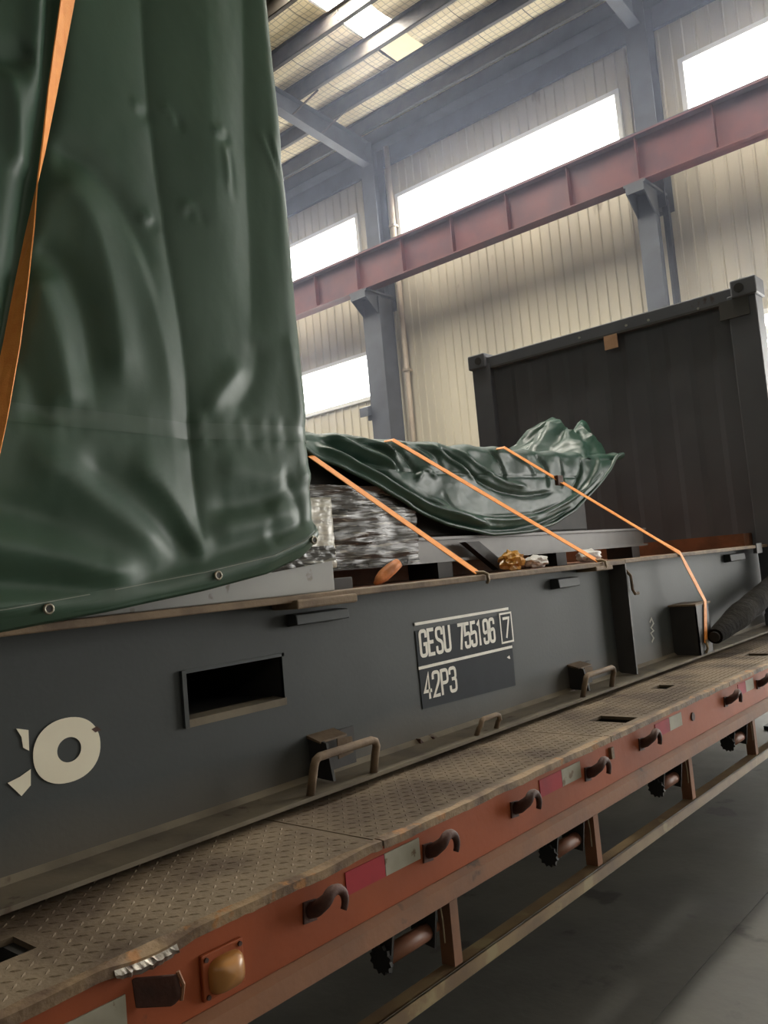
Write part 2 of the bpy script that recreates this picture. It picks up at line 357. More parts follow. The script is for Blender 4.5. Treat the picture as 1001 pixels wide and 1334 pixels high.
for a, b in zip(stations[:-1], stations[1:]):
    for k in range(4): xs_roof.append((a + (b - a) * k / 4, 0.05 * math.sin(math.pi * k / 4)))
xs_roof.append((XB, 0))
for y0, y1 in zip(ys[:-1], ys[1:]):
    if any(abs(y0 - s) < .01 for s in SKYS):
        obj('roof_sheet', MB().grid([[(x, y0 + .006, roofz(x) - sg), (x, y1 - .006, roofz(x) - sg)] for x, sg in xs_roof if x >= 11.66]), M_roof, ce)
        obj('roof_sheet', MB().grid([[(x, y0 + .006, roofz(x) - sg), (x, y1 - .006, roofz(x) - sg)] for x, sg in xs_roof if x <= 4.62]), M_roof, ce)
        for a, b in zip(PURL[1:-1], PURL[2:]):
            if b < 4.4: continue
            yel = a > 11.3
            mm = M_skyy if yel else M_sky
            obj('skylight_panel', MB().add([(a, y0 + .01, roofz(a)), (a, y1 - .01, roofz(a)), (b, y1 - .01, roofz(b)), (b, y0 + .01, roofz(b))], [(0, 1, 2, 3)]), mm, ce)
    else:
        obj('roof_sheet', MB().grid([[(x, y0 + .006, roofz(x) - sg - .01 * random.random() * 0), (x, (y0 + y1) / 2, roofz(x) - sg * 1.3), (x, y1 - .006, roofz(x) - sg)] for x, sg in xs_roof]), M_roof, ce)
obj('roof_cover', MB().prism([(XW + .5, YA - .3, roofz(XW + .5) + .12), (XR, YA - .3, roofz(XR) + .12), (XB - .3, YA - .3, roofz(XB - .3) + .12), (XB - .3, YA - .3, roofz(XB - .3) + .22), (XR, YA - .3, roofz(XR) + .22), (XW + .5, YA - .3, roofz(XW + .5) + .22)], (0, YB - YA + .6, 0)), M_cover, ce)
# purlins: Z sections
PL = {0: 'dark steel purlin next to the eave beam of the ribbed wall', 1: 'dark steel purlin between the yellowed skylight and the eave purlin', 2: 'dark steel purlin between the yellowed and the white skylight panel', 3: 'dark steel purlin between two white skylight panels nearest the yellowed one'}
for i, x in enumerate(PURL):
    zt = roofz(x) - .01; d = .26
    mb = MB().box(x - .006, x + .006, YA, YB, zt - d, zt).box(x - .006, x + .075, YA, YB, zt - d, zt - d + .01).box(x - .075, x + .006, YA, YB, zt - .01, zt)
    tag(obj('roof_purlin', mb, M_purlin), PL.get(i, 'dark steel purlin running under the tan roof sheets'), 'purlin', 'roof purlins')
es = MB().box(12.80, 13.16, YA, YB, 8.72, 8.78).box(12.80, 12.86, YA, YB, 8.72, 9.0).box(13.10, 13.18, YA, YB, 8.35, 9.0)
tag(obj('eave_beam', es, M_steel), 'deep blue grey eave beam along the top of the ribbed wall', 'beam')
# columns + rafters
for k, yc in enumerate(YCOL):
    nm = {2: 'beside the dark container end wall', 3: 'behind the low tarpaulin next to the drainpipe'}.get(k, 'of a side bay away from the container')
    t = thing('steel_column', 'blue grey steel column %s' % nm, 'column', (12.7, yc, FLOOR), 'hall columns')
    dy = 0.17
    up = MB().box(12.75, 12.77, yc - dy, yc + dy, 5.3, 8.75).box(13.08, 13.10, yc - dy, yc + dy, 5.3, 8.75).box(12.77, 13.08, yc - .01, yc + .01, 5.3, 8.75)
    obj('upper_shaft', up, M_steel, t)
    bl, bh = (-.24, .15) if k != 2 else (-.12, .17)
    lo = MB().box(12.42, 12.445, yc - .27, yc + .18, FLOOR, 5.45).box(12.83, 12.855, yc - .27, yc + .18, FLOOR, 5.45).box(12.445, 12.83, yc - .055, yc - .035, FLOOR, 5.45)
    lo.box(12.445, 12.83, yc - .26, yc - .25, FLOOR, 5.45)
    if k == 2:
        lo = MB().box(12.42, 12.44, yc - .12, yc + .18, FLOOR, 5.45).box(12.54, 12.56, yc - .12, yc + .18, FLOOR, 5.45).box(12.44, 12.54, yc - .11, yc - .09, FLOOR, 5.45).box(12.44, 12.54, yc + .15, yc + .17, FLOOR, 5.45)
        obj('cable_duct', MB().box(13.0, 13.1, 4.70, 4.79, FLOOR, 5.5), M_steel, t)
    obj('lower_shaft', lo, M_steel, t)
    br = MB()
    for yq in (yc + bl, yc + bh - .02): br.prism([(12.08, yq, 5.53), (12.56, yq, 5.53), (12.56, yq, 5.1), (12.42, yq, 5.1), (12.08, yq, 5.38)], (0, .02, 0))
    br.box(12.06, 12.9, yc + bl - .03, yc + bh + .03, 5.50, 5.54).box(12.06, 12.08, yc + bl, yc + bh, 5.38, 5.5)
    obj('crane_bracket', br, M_steel, t)
    bp = MB().box(12.3, 12.95, yc - .35, yc + .3, FLOOR, FLOOR + .03)
    obj('base_plate', bp, M_steel, t)
    # rafter with haunch, up to the ridge and down again
    r = thing('roof_rafter', 'grey steel roof rafter %s' % ('above the drainpipe column' if k == 3 else 'above the column by the dark end wall' if k == 2 else 'over a side bay'), 'rafter', (12.8, yc, 8.3), 'roof rafters')
    def rt(x): return roofz(x) - .27
    w = .10
    pr = [(12.78, 8.33), (12.78, rt(12.78)), (10.4, rt(10.4)), (XR, rt(XR)), (XB, rt(XB)), (XB, rt(XB) - .4), (XR, rt(XR) - .42), (10.2, rt(10.2) - .36)]
    obj('web', MB().prism([(x, yc - .006, z) for x, z in pr], (0, .012, 0)), M_steel, r)
    lowp = [(12.78, 8.33), (10.2, rt(10.2) - .36), (XR, rt(XR) - .42), (XB, rt(XB) - .4)]
    hip = [(12.78, rt(12.78)), (10.4, rt(10.4)), (XR, rt(XR)), (XB, rt(XB))]
    for nm2, pl in (('lower_flange', lowp), ('upper_flange', hip)):
        poly = [(x, yc - w, z - .008) for x, z in pl] + [(x, yc - w, z + .008) for x, z in reversed(pl)]
        obj(nm2, MB().prism(poly, (0, 2 * w, 0)), M_steel, r)
    for xs in (11.75, 10.95):
        obj('purlin_brace', MB().tube([(xs - .25, yc, rt(xs) - .30), (xs - .05, yc - .55, roofz(xs) - .24)], .018, 6), M_purlin, r)
# sag hangers at the roof lights
for px, py in ((440, 20), (490, 54), (534, 80)):
    r_ = ray(px, py); zz = 9.15; p = r_ * (zz / r_[2]); zr = roofz(p[0]) - .005
    hg = thing('roof_hanger', {440: 'small steel hanger at the white skylight farthest from the eave', 490: 'small steel hanger at the white skylight beside the yellowed one', 534: 'small steel hanger below the yellowed skylight'}[px], 'hanger', (p[0], p[1], zr))
    obj('rod', MB().tube([(p[0], p[1], zr), (p[0], p[1], zr - .22)], .012, 6), M_purlin, hg)
    obj('crossbar', MB().tube([(p[0], p[1] - .02, zr - .06), (p[0] + .02, p[1] + .17, zr - .10)], .010, 6), M_purlin, hg)
# crane runway beam with stiffeners
cb = thing('crane_runway_beam', 'red brown steel crane beam running along the wall in front of the strip windows', 'beam', (12.2, 4, 5.5))
ZB0, ZB1 = 5.54, 6.26
obj('web', MB().box(12.19, 12.21, YA, YB, ZB0, ZB1), M_crane, cb)
obj('top_flange', MB().box(12.05, 12.35, YA, YB, ZB1 - .03, ZB1), M_crane, cb)
obj('bottom_flange', MB().box(12.07, 12.33, YA, YB, ZB0, ZB0 + .025), M_crane, cb)
s0 = None
for k in range(26):
    yv = -6.9 + k * 1.165
    if s0 is None: s0 = obj('stiffener', MB().box(12.09, 12.31, yv, yv + .014, ZB0 + .02, ZB1 - .02), M_crane, cb)
    else: inst(s0, cb, (0, k * 1.165, 0))
obj('crane_track', MB().box(12.16, 12.24, YA, YB, ZB1, ZB1 + .07), M_steel, cb)
# drainpipes
for yv, where in ((10.30, 'beside the column behind the low tarpaulin'),):
    dp = thing('drainpipe', 'pale pinkish drainpipe %s' % where, 'pipe', (13.05, yv, FLOOR))
    obj('pipe', MB().tube([(13.05, yv, FLOOR + .1), (13.05, yv, 8.7)], .055, 12), M_pipe, dp, smooth=True)
    for z in (1.0, 4.0, 7.0): obj('clip', MB().box(12.98, 13.15, yv - .07, yv + .07, z, z + .04), M_pipe, dp)
# lamp box on column
lp = thing('flood_lamp', 'small dark flood lamp on the side of the steel column', 'lamp', (12.45, 10.85, 3.15))
obj('housing', MB().prism([(12.32, 10.80, 3.12), (12.32, 10.80, 3.30), (12.5, 10.80, 3.36), (12.5, 10.80, 3.16)], (0, .22, 0)), M_steel, lp)
obj('bracket', MB().box(12.44, 12.5, 10.78, 10.92, 3.05, 3.16), M_steel, lp)

# ================================================================== TRAILER
ZD = -0.663; YE = 1.447; YF = 4.79
tr = thing('flatbed_trailer', 'rusty orange flatbed trailer carrying the blue grey flat rack', 'trailer', (0, 3.1, FLOOR))
XT0, XT1 = -6.2, 8.4
seams = [-6.2, -4.6, -3.0, -1.4, 0.30, 1.56, 1.86 + .95, 4.06, 5.3, 6.6, XT1]
HOLES = [(0.66, 0.78, 1.66, 1.76), (3.06, 3.17, 1.50, 1.66), (3.84, 3.95, 1.66, 1.74), (5.0, 5.1, 1.55, 1.68)]
def in_hole(x, y, pad=.0): return any(a - pad < x < b + pad and c - pad < y < d + pad for a, b, c, d in HOLES)
def edge_y(x):
    v = YE + 0.004 * mnoise.noise((x * 2.3, 0, 0)) + 0.002 * mnoise.noise((x * 19, 3, 0))
    return v
plates = []
for a, b in zip(seams[:-1], seams[1:]):
    a2, b2 = a + .003, b - .003
    xsn = sorted(set([a2, b2] + [v for h in HOLES for v in h[:2] if a2 < v < b2] + [a2 + (b2 - a2) * k / 40 for k in range(1, 40)]))
    ysn = sorted(set([0.0, 0.03, 0.06] + [h[2] for h in HOLES] + [h[3] for h in HOLES] + [2.1, 2.9, 3.7, YF]))
    ysn = [v for v in ysn if v < .1 or v > 1.49]
    mb = MB(); idx = {}
    def vid(i, j, top):
        k = (i, j, top)
        if k not in idx:
            x = xsn[i]; yv = ysn[j]
            z = ZD if top else ZD - .012
            if yv < .1:
                ey = edge_y(x)
                z += .004 * mnoise.noise((x * 7, 9, 0)) * (1 - yv / .06)
                if .80 < x < 1.0 and yv < .05: z -= (.010 if yv == 0 else .004) * math.sin((x - .80) / .2 * math.pi); 
                yv = ey + yv * .7
            idx[k] = len(mb.v); mb.v.append((x, yv, z))
        return idx[k]
    nx, ny = len(xsn), len(ysn)
    def solid(i, j):
        if i < 0 or j < 0 or i >= nx - 1 or j >= ny - 1: return False
        return not in_hole((xsn[i] + xsn[i + 1]) / 2, (ysn[j] + ysn[j + 1]) / 2) or ysn[j] < .1
    for i in range(nx - 1):
        for j in range(ny - 1):
            if not solid(i, j): continue
            for top in (True, False): mb.f.append((vid(i, j, top), vid(i + 1, j, top), vid(i + 1, j + 1, top), vid(i, j + 1, top)))
            for di, dj, e in ((-1, 0, ((i, j), (i, j + 1))), (1, 0, ((i + 1, j), (i + 1, j + 1))), (0, -1, ((i, j), (i + 1, j))), (0, 1, ((i, j + 1), (i + 1, j + 1)))):
                if not solid(i + di, j + dj):
                    p, q = e; mb.f.append((vid(*p, True), vid(*q, True), vid(*q, False), vid(*p, False)))
    o = obj('deck_plate', mb, M_deck, tr)
    plates.append((a2, b2, o))
    # worn yellow edge strip, tread pattern
    if b > .2:
        rows = []
        for k in range(61):
            x = a2 + (b2 - a2) * k / 60; ey = edge_y(x); dz = .004 * mnoise.noise((x * 7, 9, 0))
            if .80 < x < 1.0: dz -= .010 * math.sin((x - .80) / .2 * math.pi)
            wv = .022 + .016 * mnoise.noise((x * 11, 5, 5))
            rows.append([(x, ey - .0035, ZD - .018 + dz + .003 * mnoise.noise((x * 40, 1, 1))), (x, ey - .0035, ZD + dz + .001), (x, ey + .008, ZD + .0025 + dz * .8), (x, ey + wv, ZD + .0022)])
        obj('worn_edge', MB().grid(rows), M_edge, o, solid=.002)
        mb = MB(); p = .030
        for i in range(int((b2 - a2) / p)):
            for j in range(int((2.0 - 1.50) / p)):
                x = a2 + (i + .5) * p; yv = 1.505 + j * p
                if in_hole(x, yv, .02): continue
                an = math.pi / 4 if (i + j) % 2 else -math.pi / 4
                c, s = math.cos(an), math.sin(an); L, w, h = .0125, .0038, .0022
                vs = [(x + c * L, yv + s * L, ZD + .0002), (x - s * w, yv + c * w, ZD + .0002), (x - c * L, yv - s * L, ZD + .0002), (x + s * w, yv - c * w, ZD + .0002), (x + c * L * .4, yv + s * L * .4, ZD + h), (x - c * L * .4, yv - s * L * .4, ZD + h)]
                mb.add(vs, [(0, 1, 4), (1, 2, 5, 4), (2, 3, 5), (3, 0, 4, 5)])
        t = obj('tread', mb, M_deck, o); t['kind'] = 'stuff'
# torn bright metal flap at the edge
rows = []
for k in range(25):
    x = .815 + .135 * k / 24; sn = math.sin(math.pi * k / 24) ** .5; dz = -.010 * math.sin((x - .80) / .2 * math.pi)
    j1 = .005 * mnoise.noise((k * .9, 0, 3)); j2 = .006 * mnoise.noise((k * .7, 5, 3))
    rows.append([(x, edge_y(x) - .005, ZD - .004 + dz), (x, edge_y(x) - .009 - .006 * sn + j1, ZD - .012 + dz + j2), (x + .004, edge_y(x) - .006 + j1, ZD - .018 + dz - .006 * sn + j2)])
obj('torn_edge_flap', MB().grid(rows), M_shiny, tr, solid=.002)
# side rail
YS = 1.462
obj('side_rail', MB().box(XT0, XT1, YS, YS + .012, -0.84, ZD - .013), M_orange, tr)
obj('side_rail_lip', MB().prism([(XT0, YS + .06, -.838), (XT0, YS - .004, -.832), (XT0, YS - .022, -.845), (XT0, YS - .024, -.888), (XT0, YS - .016, -.894), (XT0, YS + .06, -.894)], (XT1 - XT0, 0, 0)), M_lip, tr)
far = MB().box(XT0, XT1, YF - .03, YF - .015, -0.89, ZD - .013)
obj('side_rail', far, M_orange, tr)
for yv in (2.55, 3.7):
    mb = MB().box(XT0, XT1, yv - .01, yv + .01, -1.05, -.70).box(XT0, XT1, yv - .09, yv + .09, -1.07, -1.05).box(XT0, XT1, yv - .09, yv + .09, -.70, -.677)
    obj('chassis_beam', mb, M_black, tr)
cm0 = None
for k in range(18):
    x = -5.8 + k * .82
    if cm0 is None: cm0 = obj('cross_member', MB().box(x, x + .06, YS + .02, YF - .04, -.79, -.677), M_black, tr)
    else: inst(cm0, tr, (k * .82, 0, 0))
# wheels (two axles under the rear, out of the picture)
for ax in (-3.4, -4.75):
    for yv in (1.62, 1.95, 4.0, 4.35):
        w = MB(); R = .42; pr = [(.24, 0), (R - .03, 0), (R, .03), (R, .23), (R - .03, .26), (.24, .26)]
        rows = [[(ax + r * math.cos(t), yv + d, FLOOR + R + r * math.sin(t)) for r, d in pr] for t in [2 * math.pi * k / 28 for k in range(29)]]
        t = obj('tyre', w.grid(rows), M_tyre, tr, smooth=True)
        obj('wheel_rim', MB().tube([(ax, yv + .06, FLOOR + R), (ax, yv + .2, FLOOR + R)], .25, 24), M_lip, t)
    obj('axle', MB().tube([(ax, 1.65, FLOOR + .42), (ax, 4.6, FLOOR + .42)], .06, 12), M_black, tr)
    obj('axle_hanger', MB().box(ax - .1, ax + .1, 2.5, 2.6, FLOOR + .4, -1.05).box(ax - .1, ax + .1, 3.65, 3.75, FLOOR + .4, -1.05), M_black, tr)
# landing gear at the far end
for yv in (2.2, 4.0):
    obj('landing_leg', MB().box(7.6, 7.72, yv, yv + .12, FLOOR + .03, -.68).box(7.5, 7.82, yv - .1, yv + .22, FLOOR, FLOOR + .03), M_black, tr)
# rope hooks
def hook(px, py):
    c = onY(px, py, YS - .045); R = .031
    arc = []
    for k in range(15):
        a = math.radians(190 - k * 232 / 14)
        arc.append((c[0] + .008 + R * math.cos(a), YS - .020 - .030 * min(1, k / 2.5), c[2] - .006 + R * math.sin(a)))
    st = [(arc[0][0] - .004, YS + .004, arc[0][2] - .006)]
    h = obj('rope_hook', MB().tube(st + arc, [.019, .018, .017, .016] + [.0145 - .0006 * q for q in range(12)], 10), M_hook, tr, smooth=True)
    obj('weld_pad', MB().prism([(st[0][0] - .024, YS, st[0][2] - .022), (st[0][0] + .016, YS, st[0][2] - .026), (st[0][0] + .018, YS, st[0][2] + .020), (st[0][0] - .020, YS, st[0][2] + .024)], (0, -.005, 0)), M_hook, h)
for p in ((432, 1175), (582, 1100), (692, 1045), (785, 1000), (853, 962), (960, 908), (1001, 886)): hook(*p)
c = onY(205, 1292, YS - .03)       # hook bent flat against the rail
mb = MB(); pts = [(c[0] + .03 + .034 * math.cos(a), YS - .008 - .045 * max(0, math.sin(a)), c[2] + .0) for a in [math.pi * k / 10 for k in range(11)]]
hb = obj('bent_hook', MB().prism([(c[0] - .035, YS, c[2] + .030), (c[0] + .028, YS - .045, c[2] + .022), (c[0] + .034, YS - .048, c[2] - .02), (c[0] + .022, YS - .036, c[2] - .036), (c[0] - .03, YS, c[2] - .026)], (.010, 0, 0)), M_hook, tr, bevel=.003)
obj('worn_rim', MB().tube([(c[0] + .036, YS - .046, c[2] + .026), (c[0] + .044, YS - .050, c[2] + .0), (c[0] + .040, YS - .046, c[2] - .028)], .004, 6), M_lip, hb)
# reflectors
def refl(x0, x1, z0, z1, m, nm='reflector_strip'):
    obj(nm, MB().box(x0, x1, YS - .003, YS + .001, z0, z1), m, tr, label='faded red reflective strip' if m is M_red else 'worn white reflective strip')
for (x0, x1, x2, zt) in ((1.435, 1.575, 1.715, -.700), (2.33, 2.47, 2.60, -.702), (3.23, 3.37, 3.50, -.700), (4.22, 4.33, 4.45, -.700)):
    refl(x0, x1, zt - .054, zt, M_red); refl(x1 + .002, x2, zt - .054, zt, M_white)
refl(.68, .845, -.782, -.728, M_white)
obj('drip_slot', MB().tube([(3.62, YS + .002, -.742), (3.62, YS - .006, -.742)], .018, 10), M_hook, tr)
obj('yellow_tab', MB().box(2.82, 2.842, YS - .012, YS, -.745, -.705), M_edge, tr)
# amber marker lamp
c = onY(287, 1264, YS)
ml = obj('marker_light', MB().box(c[0] - .050, c[0] + .055, YS - .010, YS + .001, c[2] - .042, c[2] + .048), M_orange, tr, bevel=.003)
rows = []
for k in range(9):
    a = (math.pi / 2) * k / 8; rr = math.cos(a)
    rows.append([(c[0] + .006 + .043 * rr * (abs(math.cos(t)) ** .6) * math.copysign(1, math.cos(t)), YS - .010 - .032 * math.sin(a), c[2] - .002 + .036 * rr * (abs(math.sin(t)) ** .6) * math.copysign(1, math.sin(t))) for t in [2 * math.pi * q / 24 for q in range(24)]])
obj('lens', MB().grid(rows, closed=True), M_amber, ml, smooth=True, label='dull amber lens')
for sx, sz in ((-.04, .038), (.045, .038), (-.04, -.034)): obj('screw', MB().tube([(c[0] + sx, YS - .009, c[2] + sz), (c[0] + sx, YS - .014, c[2] + sz)], .005, 8), M_hook, ml)
# guard rail, posts, winches
YG = 1.50
gr = MB().box(XT0, XT1, YG - .005, YG + .045, -1.112, -1.104).box(XT0, XT1, YG - .005, YG + .003, -1.15, -1.104)
obj('guard_rail', gr, M_rail, tr, bevel=.002)
for x in (0.15, 1.03, 1.885, 2.745, 3.64, 4.51, 5.38, 6.25):
    obj('guard_post', MB().box(x - .004, x + .024, YG + .004, YG + .012, -1.106, -.89).box(x - .012, x - .003, YG + .004, YG + .050, -1.106, -.89), M_lip, tr)
    wi = obj('strap_winch', MB().tube([(x - .235, YG + .055, -1.0), (x - .045, YG + .055, -1.0)], .024, 14), M_drum, tr, smooth=True)
    obj('winch_plate', MB().prism([(x - .243, YG + .01, -.895), (x - .243, YG + .11, -.895), (x - .243, YG + .09, -1.02), (x - .243, YG + .07, -1.035), (x - .243, YG + .035, -1.035)], (.008, 0, 0)), M_black, wi)
    obj('winch_plate', MB().prism([(x - .062, YG + .01, -.895), (x - .062, YG + .11, -.895), (x - .062, YG + .11, -1.03), (x - .062, YG + .03, -1.04)], (.008, 0, 0)), M_black, wi)
    te = []
    for k in range(24):
        a = 2 * math.pi * k / 24; r = .038 if k % 2 else .031
        te.append((x - .256, YG + .055 + r * math.cos(a), -1.0 + r * math.sin(a)))
    obj('ratchet_wheel', MB().prism(te, (.010, 0, 0)), M_black, wi)
    obj('axle_nut', MB().tube([(x - .055, YG + .055, -1.0), (x - .018, YG + .055, -1.0)], .016, 10), M_drum, wi, smooth=True)
    obj('winch_wire', MB().tube([(x - .06, YG + .002, -.895), (x - .058, YG - .004, -.96), (x - .056, YG - .003, -1.02)], .0025, 5), M_zinc, wi)

# ================================================================== FLAT RACK
YW = 2.0; YO = 1.9; YFL = 1.85; ZFB, ZFT = -0.6457, -0.634; ZT = -0.045; XE0, XE1 = -5.55, 6.62
fc = thing('flat_rack_container', 'blue grey flat rack container with white code lettering and dark end wall', 'container', (0, 3.1, ZD))
# near side web with fork pocket holes
pk = [(1.40, 1.765, -.360, -.232), (-2.1, -1.735, -.360, -.232)]
web = MB(); xs = sorted([XE0] + [v for p in pk for v in p[:2]] + [XE1]); zs = [ZFB + .005, -.360, -.232, ZT - .02]
for i in range(len(xs) - 1):
    for j in range(3):
        if j == 1 and any(abs(xs[i] - p[0]) < 1e-6 for p in pk): continue
        web.box(xs[i], xs[i + 1], YW, YW + .008, zs[j], zs[j + 1])
obj('side_web', web, M_cont, fc)
obj('bottom_flange', MB().prism([(XE0, YFL, ZFB), (XE0, YFL, ZFT), (XE0, YW - .016, ZFT + .003), (XE0, YW, ZFT + .018), (XE0, YW + .05, ZFT + .018), (XE0, YW + .05, ZFB)], (XE1 - XE0, 0, 0)), M_dust, fc)
obj('rubbing_strip', MB().box(XE0, XE1, YW + .02, YW + .14, ZD, ZFB), M_black, fc)
obj('top_rail', MB().box(XE0, 4.07, YO, YW + .06, ZT - .022, ZT).box(4.07, XE1, YO, YW + .06, ZT - .018, ZT + .003), M_rust, fc, bevel=.004)
for a, b, z0, z1 in pk:
    d = .6
    fpk = MB().box(a, b, YW, YW + d, z0 - .008, z0).box(a, b, YW, YW + d, z1, z1 + .008).box(a - .008, a, YW, YW + d, z0, z1).box(b, b + .008, YW, YW + d, z0, z1).box(a, b, YW + d, YW + d + .01, z0, z1)
    f = obj('fork_pocket', fpk, M_black, fc)
    lipm = MB().box(a - .014, b + .010, YW - .004, YW + .004, z1, z1 + .010).box(a - .014, a, YW - .012, YW + .004, z0 - .02, z1 + .01).box(b, b + .010, YW - .004, YW + .004, z0 - .01, z1 + .01)
    obj('pocket_lip', lipm, M_cont, f)
    obj('pocket_sill', MB().prism([(a - .006, YW - .004, z0 - .022), (a - .006, YW - .006, z0), (a - .006, YW + .05, z0 + .004), (a - .006, YW + .05, z0 - .022)], (b - a + .012, 0, 0)), M_dust, f)
# far side beam and floor boards
obj('side_web', MB().box(XE0, XE1, 4.22, 4.23, ZFB + .005, ZT - .02), M_cont, fc)
obj('top_rail', MB().box(XE0, XE1, 4.16, 4.33, ZT - .022, ZT), M_rust, fc)
obj('bottom_flange', MB().box(XE0, XE1, 4.18, 4.33, ZFB, ZFT), M_dust, fc)
nb = 9
for k in range(nb):
    w = (4.155 - 2.065) / nb
    obj('floor_board', MB().box(XE0 + .1, 6.3, 2.065 + k * w + .003, 2.065 + (k + 1) * w - .003, ZT - .05, ZT - .006 - .003 * random.random()), M_floorrust, fc)
obj('floor_underframe', MB().box(XE0, 6.4, 2.7, 2.72, ZD + .003, ZT - .05).box(XE0, 6.4, 3.5, 3.52, ZD + .003, ZT - .05), M_black, fc)
# stiffener plate
obj('web_stiffener', MB().prism([(4.07, YW, ZFT + .01), (4.07, YO + .004, ZFT), (4.07, YO + .004, ZT - .02), (4.07, YW, ZT - .02)], (.012, 0, 0)), M_contd, fc)
obj('web_stiffener', MB().prism([(-.9, YW, ZFT + .01), (-.9, YO + .004, ZFT), (-.9, YO + .004, ZT - .02), (-.9, YW, ZT - .02)], (.012, 0, 0)), M_contd, fc)
obj('stiffener_hook', MB().tube([(4.085, YO + .01, -.10), (4.10, YO - .006, -.13), (4.105, YO - .006, -.20), (4.125, YO - .008, -.225), (4.165, YO - .008, -.225)], .008, 8), M_rust, fc)
# lug plates under the rail
for a, b, z0, z1 in ((1.80, 2.04, -.145, -.104), (3.46, 3.66, -.150, -.100), (5.80, 6.10, -.14, -.085)):
    obj('lug_plate', MB().prism([(a, YW, z1), (a, YW - .045, z1 - .004), (a, YW - .05, z0 + .006), (a, YW, z0)], (b - a, 0, 0)), M_cont, fc, bevel=.003)
obj('rail_stub', MB().box(1.74, 2.01, YO - .022, YW, ZT - .042, ZT - .014), M_rust, fc, bevel=.006)
obj('rail_stub', MB().box(3.72, 3.90, YO - .012, YW, ZT - .04, ZT - .018), M_rust, fc, bevel=.006)
# lashing rings: bent bar on the flange with a flat black plate painting the recess behind
def lring(x0, x1, zt, r, recess_shade):
    t = None
    yb, zb = YFL + .016, ZFT - .002
    zt2 = zt - .012
    c = .022
    pth = [(x0 - .004, yb, zb)]
    pth += [(x0, yb - .012, zb + (zt2 - zb) * .5), (x0 + .004, yb - .018, zt2 - c), (x0 + .004 + c * .35, yb - .019, zt2 - c * .3), (x0 + .004 + c, yb - .019, zt2)]
    pth += [(x1 - c, yb - .019, zt2), (x1 - c * .3, yb - .019, zt2 - c * .3), (x1, yb - .017, zt2 - c), (x1 - .003, yb - .010, zb + (zt2 - zb) * .5), (x1 - .006, yb, zb)]
    ring = obj('lashing_ring', MB().tube(pth, r, 10), M_rust, fc, smooth=True)
    if recess_shade:
        m = .25 * (x1 - x0)
        xa, xb = x0 + .135, x1 + .05
        obj('recess_shade', MB().box(xa, xb, YW - .008, YW - .001, ZFT + .01, zt + .012), M_black, ring)  # flat black plate paints the shade of an uncut cavity
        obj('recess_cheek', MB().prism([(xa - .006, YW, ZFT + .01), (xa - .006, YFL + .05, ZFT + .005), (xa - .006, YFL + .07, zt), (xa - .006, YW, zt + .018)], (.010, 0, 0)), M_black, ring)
        obj('recess_hood', MB().prism([(xa - .012, YW, zt + .022), (xa - .012, YW - .06, zt + .006), (xa - .012, YW - .06, zt), (xa - .012, YW, zt + .012)], (.62 * (xb - xa), 0, 0)), M_rust, ring)
        obj('recess_tongue', MB().prism([(xa + .48 * (xb - xa), YW - .03, ZFT + .045), (xa + .78 * (xb - xa), YW - .04, ZFT + .055), (xa + .78 * (xb - xa), YW - .04, zt - .012), (xa + .48 * (xb - xa), YW - .03, zt - .006)], (0, .004, 0)), M_rust, ring)
lring(1.722, 2.005, -.515, .0130, True)
lring(3.415, 3.705, -.530, .0120, True)
lring(2.580, 2.715, -.566, .0095, False)
for px, py in ((548, 968), (565, 965)):
    c = onY(px, py, YW - .01); obj('welded_nub', MB().prism([(c[0] - .012, YW, c[2] + .018), (c[0] + .016, YW, c[2] - .008), (c[0] + .012, YW, c[2] - .02), (c[0] - .012, YW, c[2] - .02)], (0, -.022, 0)), M_hook, fc)
# stake pocket with the strap over it
stp = obj('stake_pocket', MB().box(4.80, 4.808, 1.845, YW, ZFT, -.345).box(4.80, 5.0, 1.845, 1.853, ZFT, -.345).box(4.992, 5.0, 1.845, YW, ZFT, -.345), M_contd, fc)
obj('pocket_rim', MB().box(4.78, 5.02, 1.838, YW, -.350, -.340), M_rust, stp)
# code decal
Zt = -.207
def P(px, py): return onY(px, py, YW - .003)
dec = obj('code_decal', MB().add([P(541, 822), P(664, 799), P(672, 893), P(551, 924)], [(0, 1, 2, 3)]), M_decal, fc, solid=.001)
def rr(pts, r, which=None):
    out = []
    for i, p in enumerate(pts):
        if i in (0, len(pts) - 1) or (which is not None and i not in which): out.append(p); continue
        a = np.array(pts[i - 1], float); b = np.array(p, float); c = np.array(pts[i + 1], float)
        u = (a - b); v = (c - b); lu, lv = np.linalg.norm(u), np.linalg.norm(v); q = min(r, lu * .5, lv * .5)
        s = b + u / lu * q; e = b + v / lv * q
        for k in range(7):
            t = k / 6; out.append(tuple((1 - t) ** 2 * s + 2 * t * (1 - t) * b + t * t * e))
    return out
def stroke(mb, pts, w, place, th=.0012):
    n = len(pts); Pn = [np.array(p, float) for p in pts]; L = []; R = []
    for i in range(n):
        d0 = Pn[i] - Pn[i - 1] if i > 0 else Pn[1] - Pn[0]
        d1 = Pn[i + 1] - Pn[i] if i < n - 1 else d0
        d0 = d0 / (np.linalg.norm(d0) + 1e-9); d1 = d1 / (np.linalg.norm(d1) + 1e-9)
        n0 = np.array([-d0[1], d0[0]]); n1 = np.array([-d1[1], d1[0]]); m = n0 + n1; m /= np.linalg.norm(m) + 1e-9
        k = min(1.6, 1 / max(.3, m.dot(n0)))
        L.append(Pn[i] + m * w / 2 * k); R.append(Pn[i] - m * w / 2 * k)
    for i in range(n - 1):
        mb.add([place(*L[i]), place(*L[i + 1]), place(*R[i + 1]), place(*R[i])], [(0, 1, 2, 3)])
w = .44; q = .17
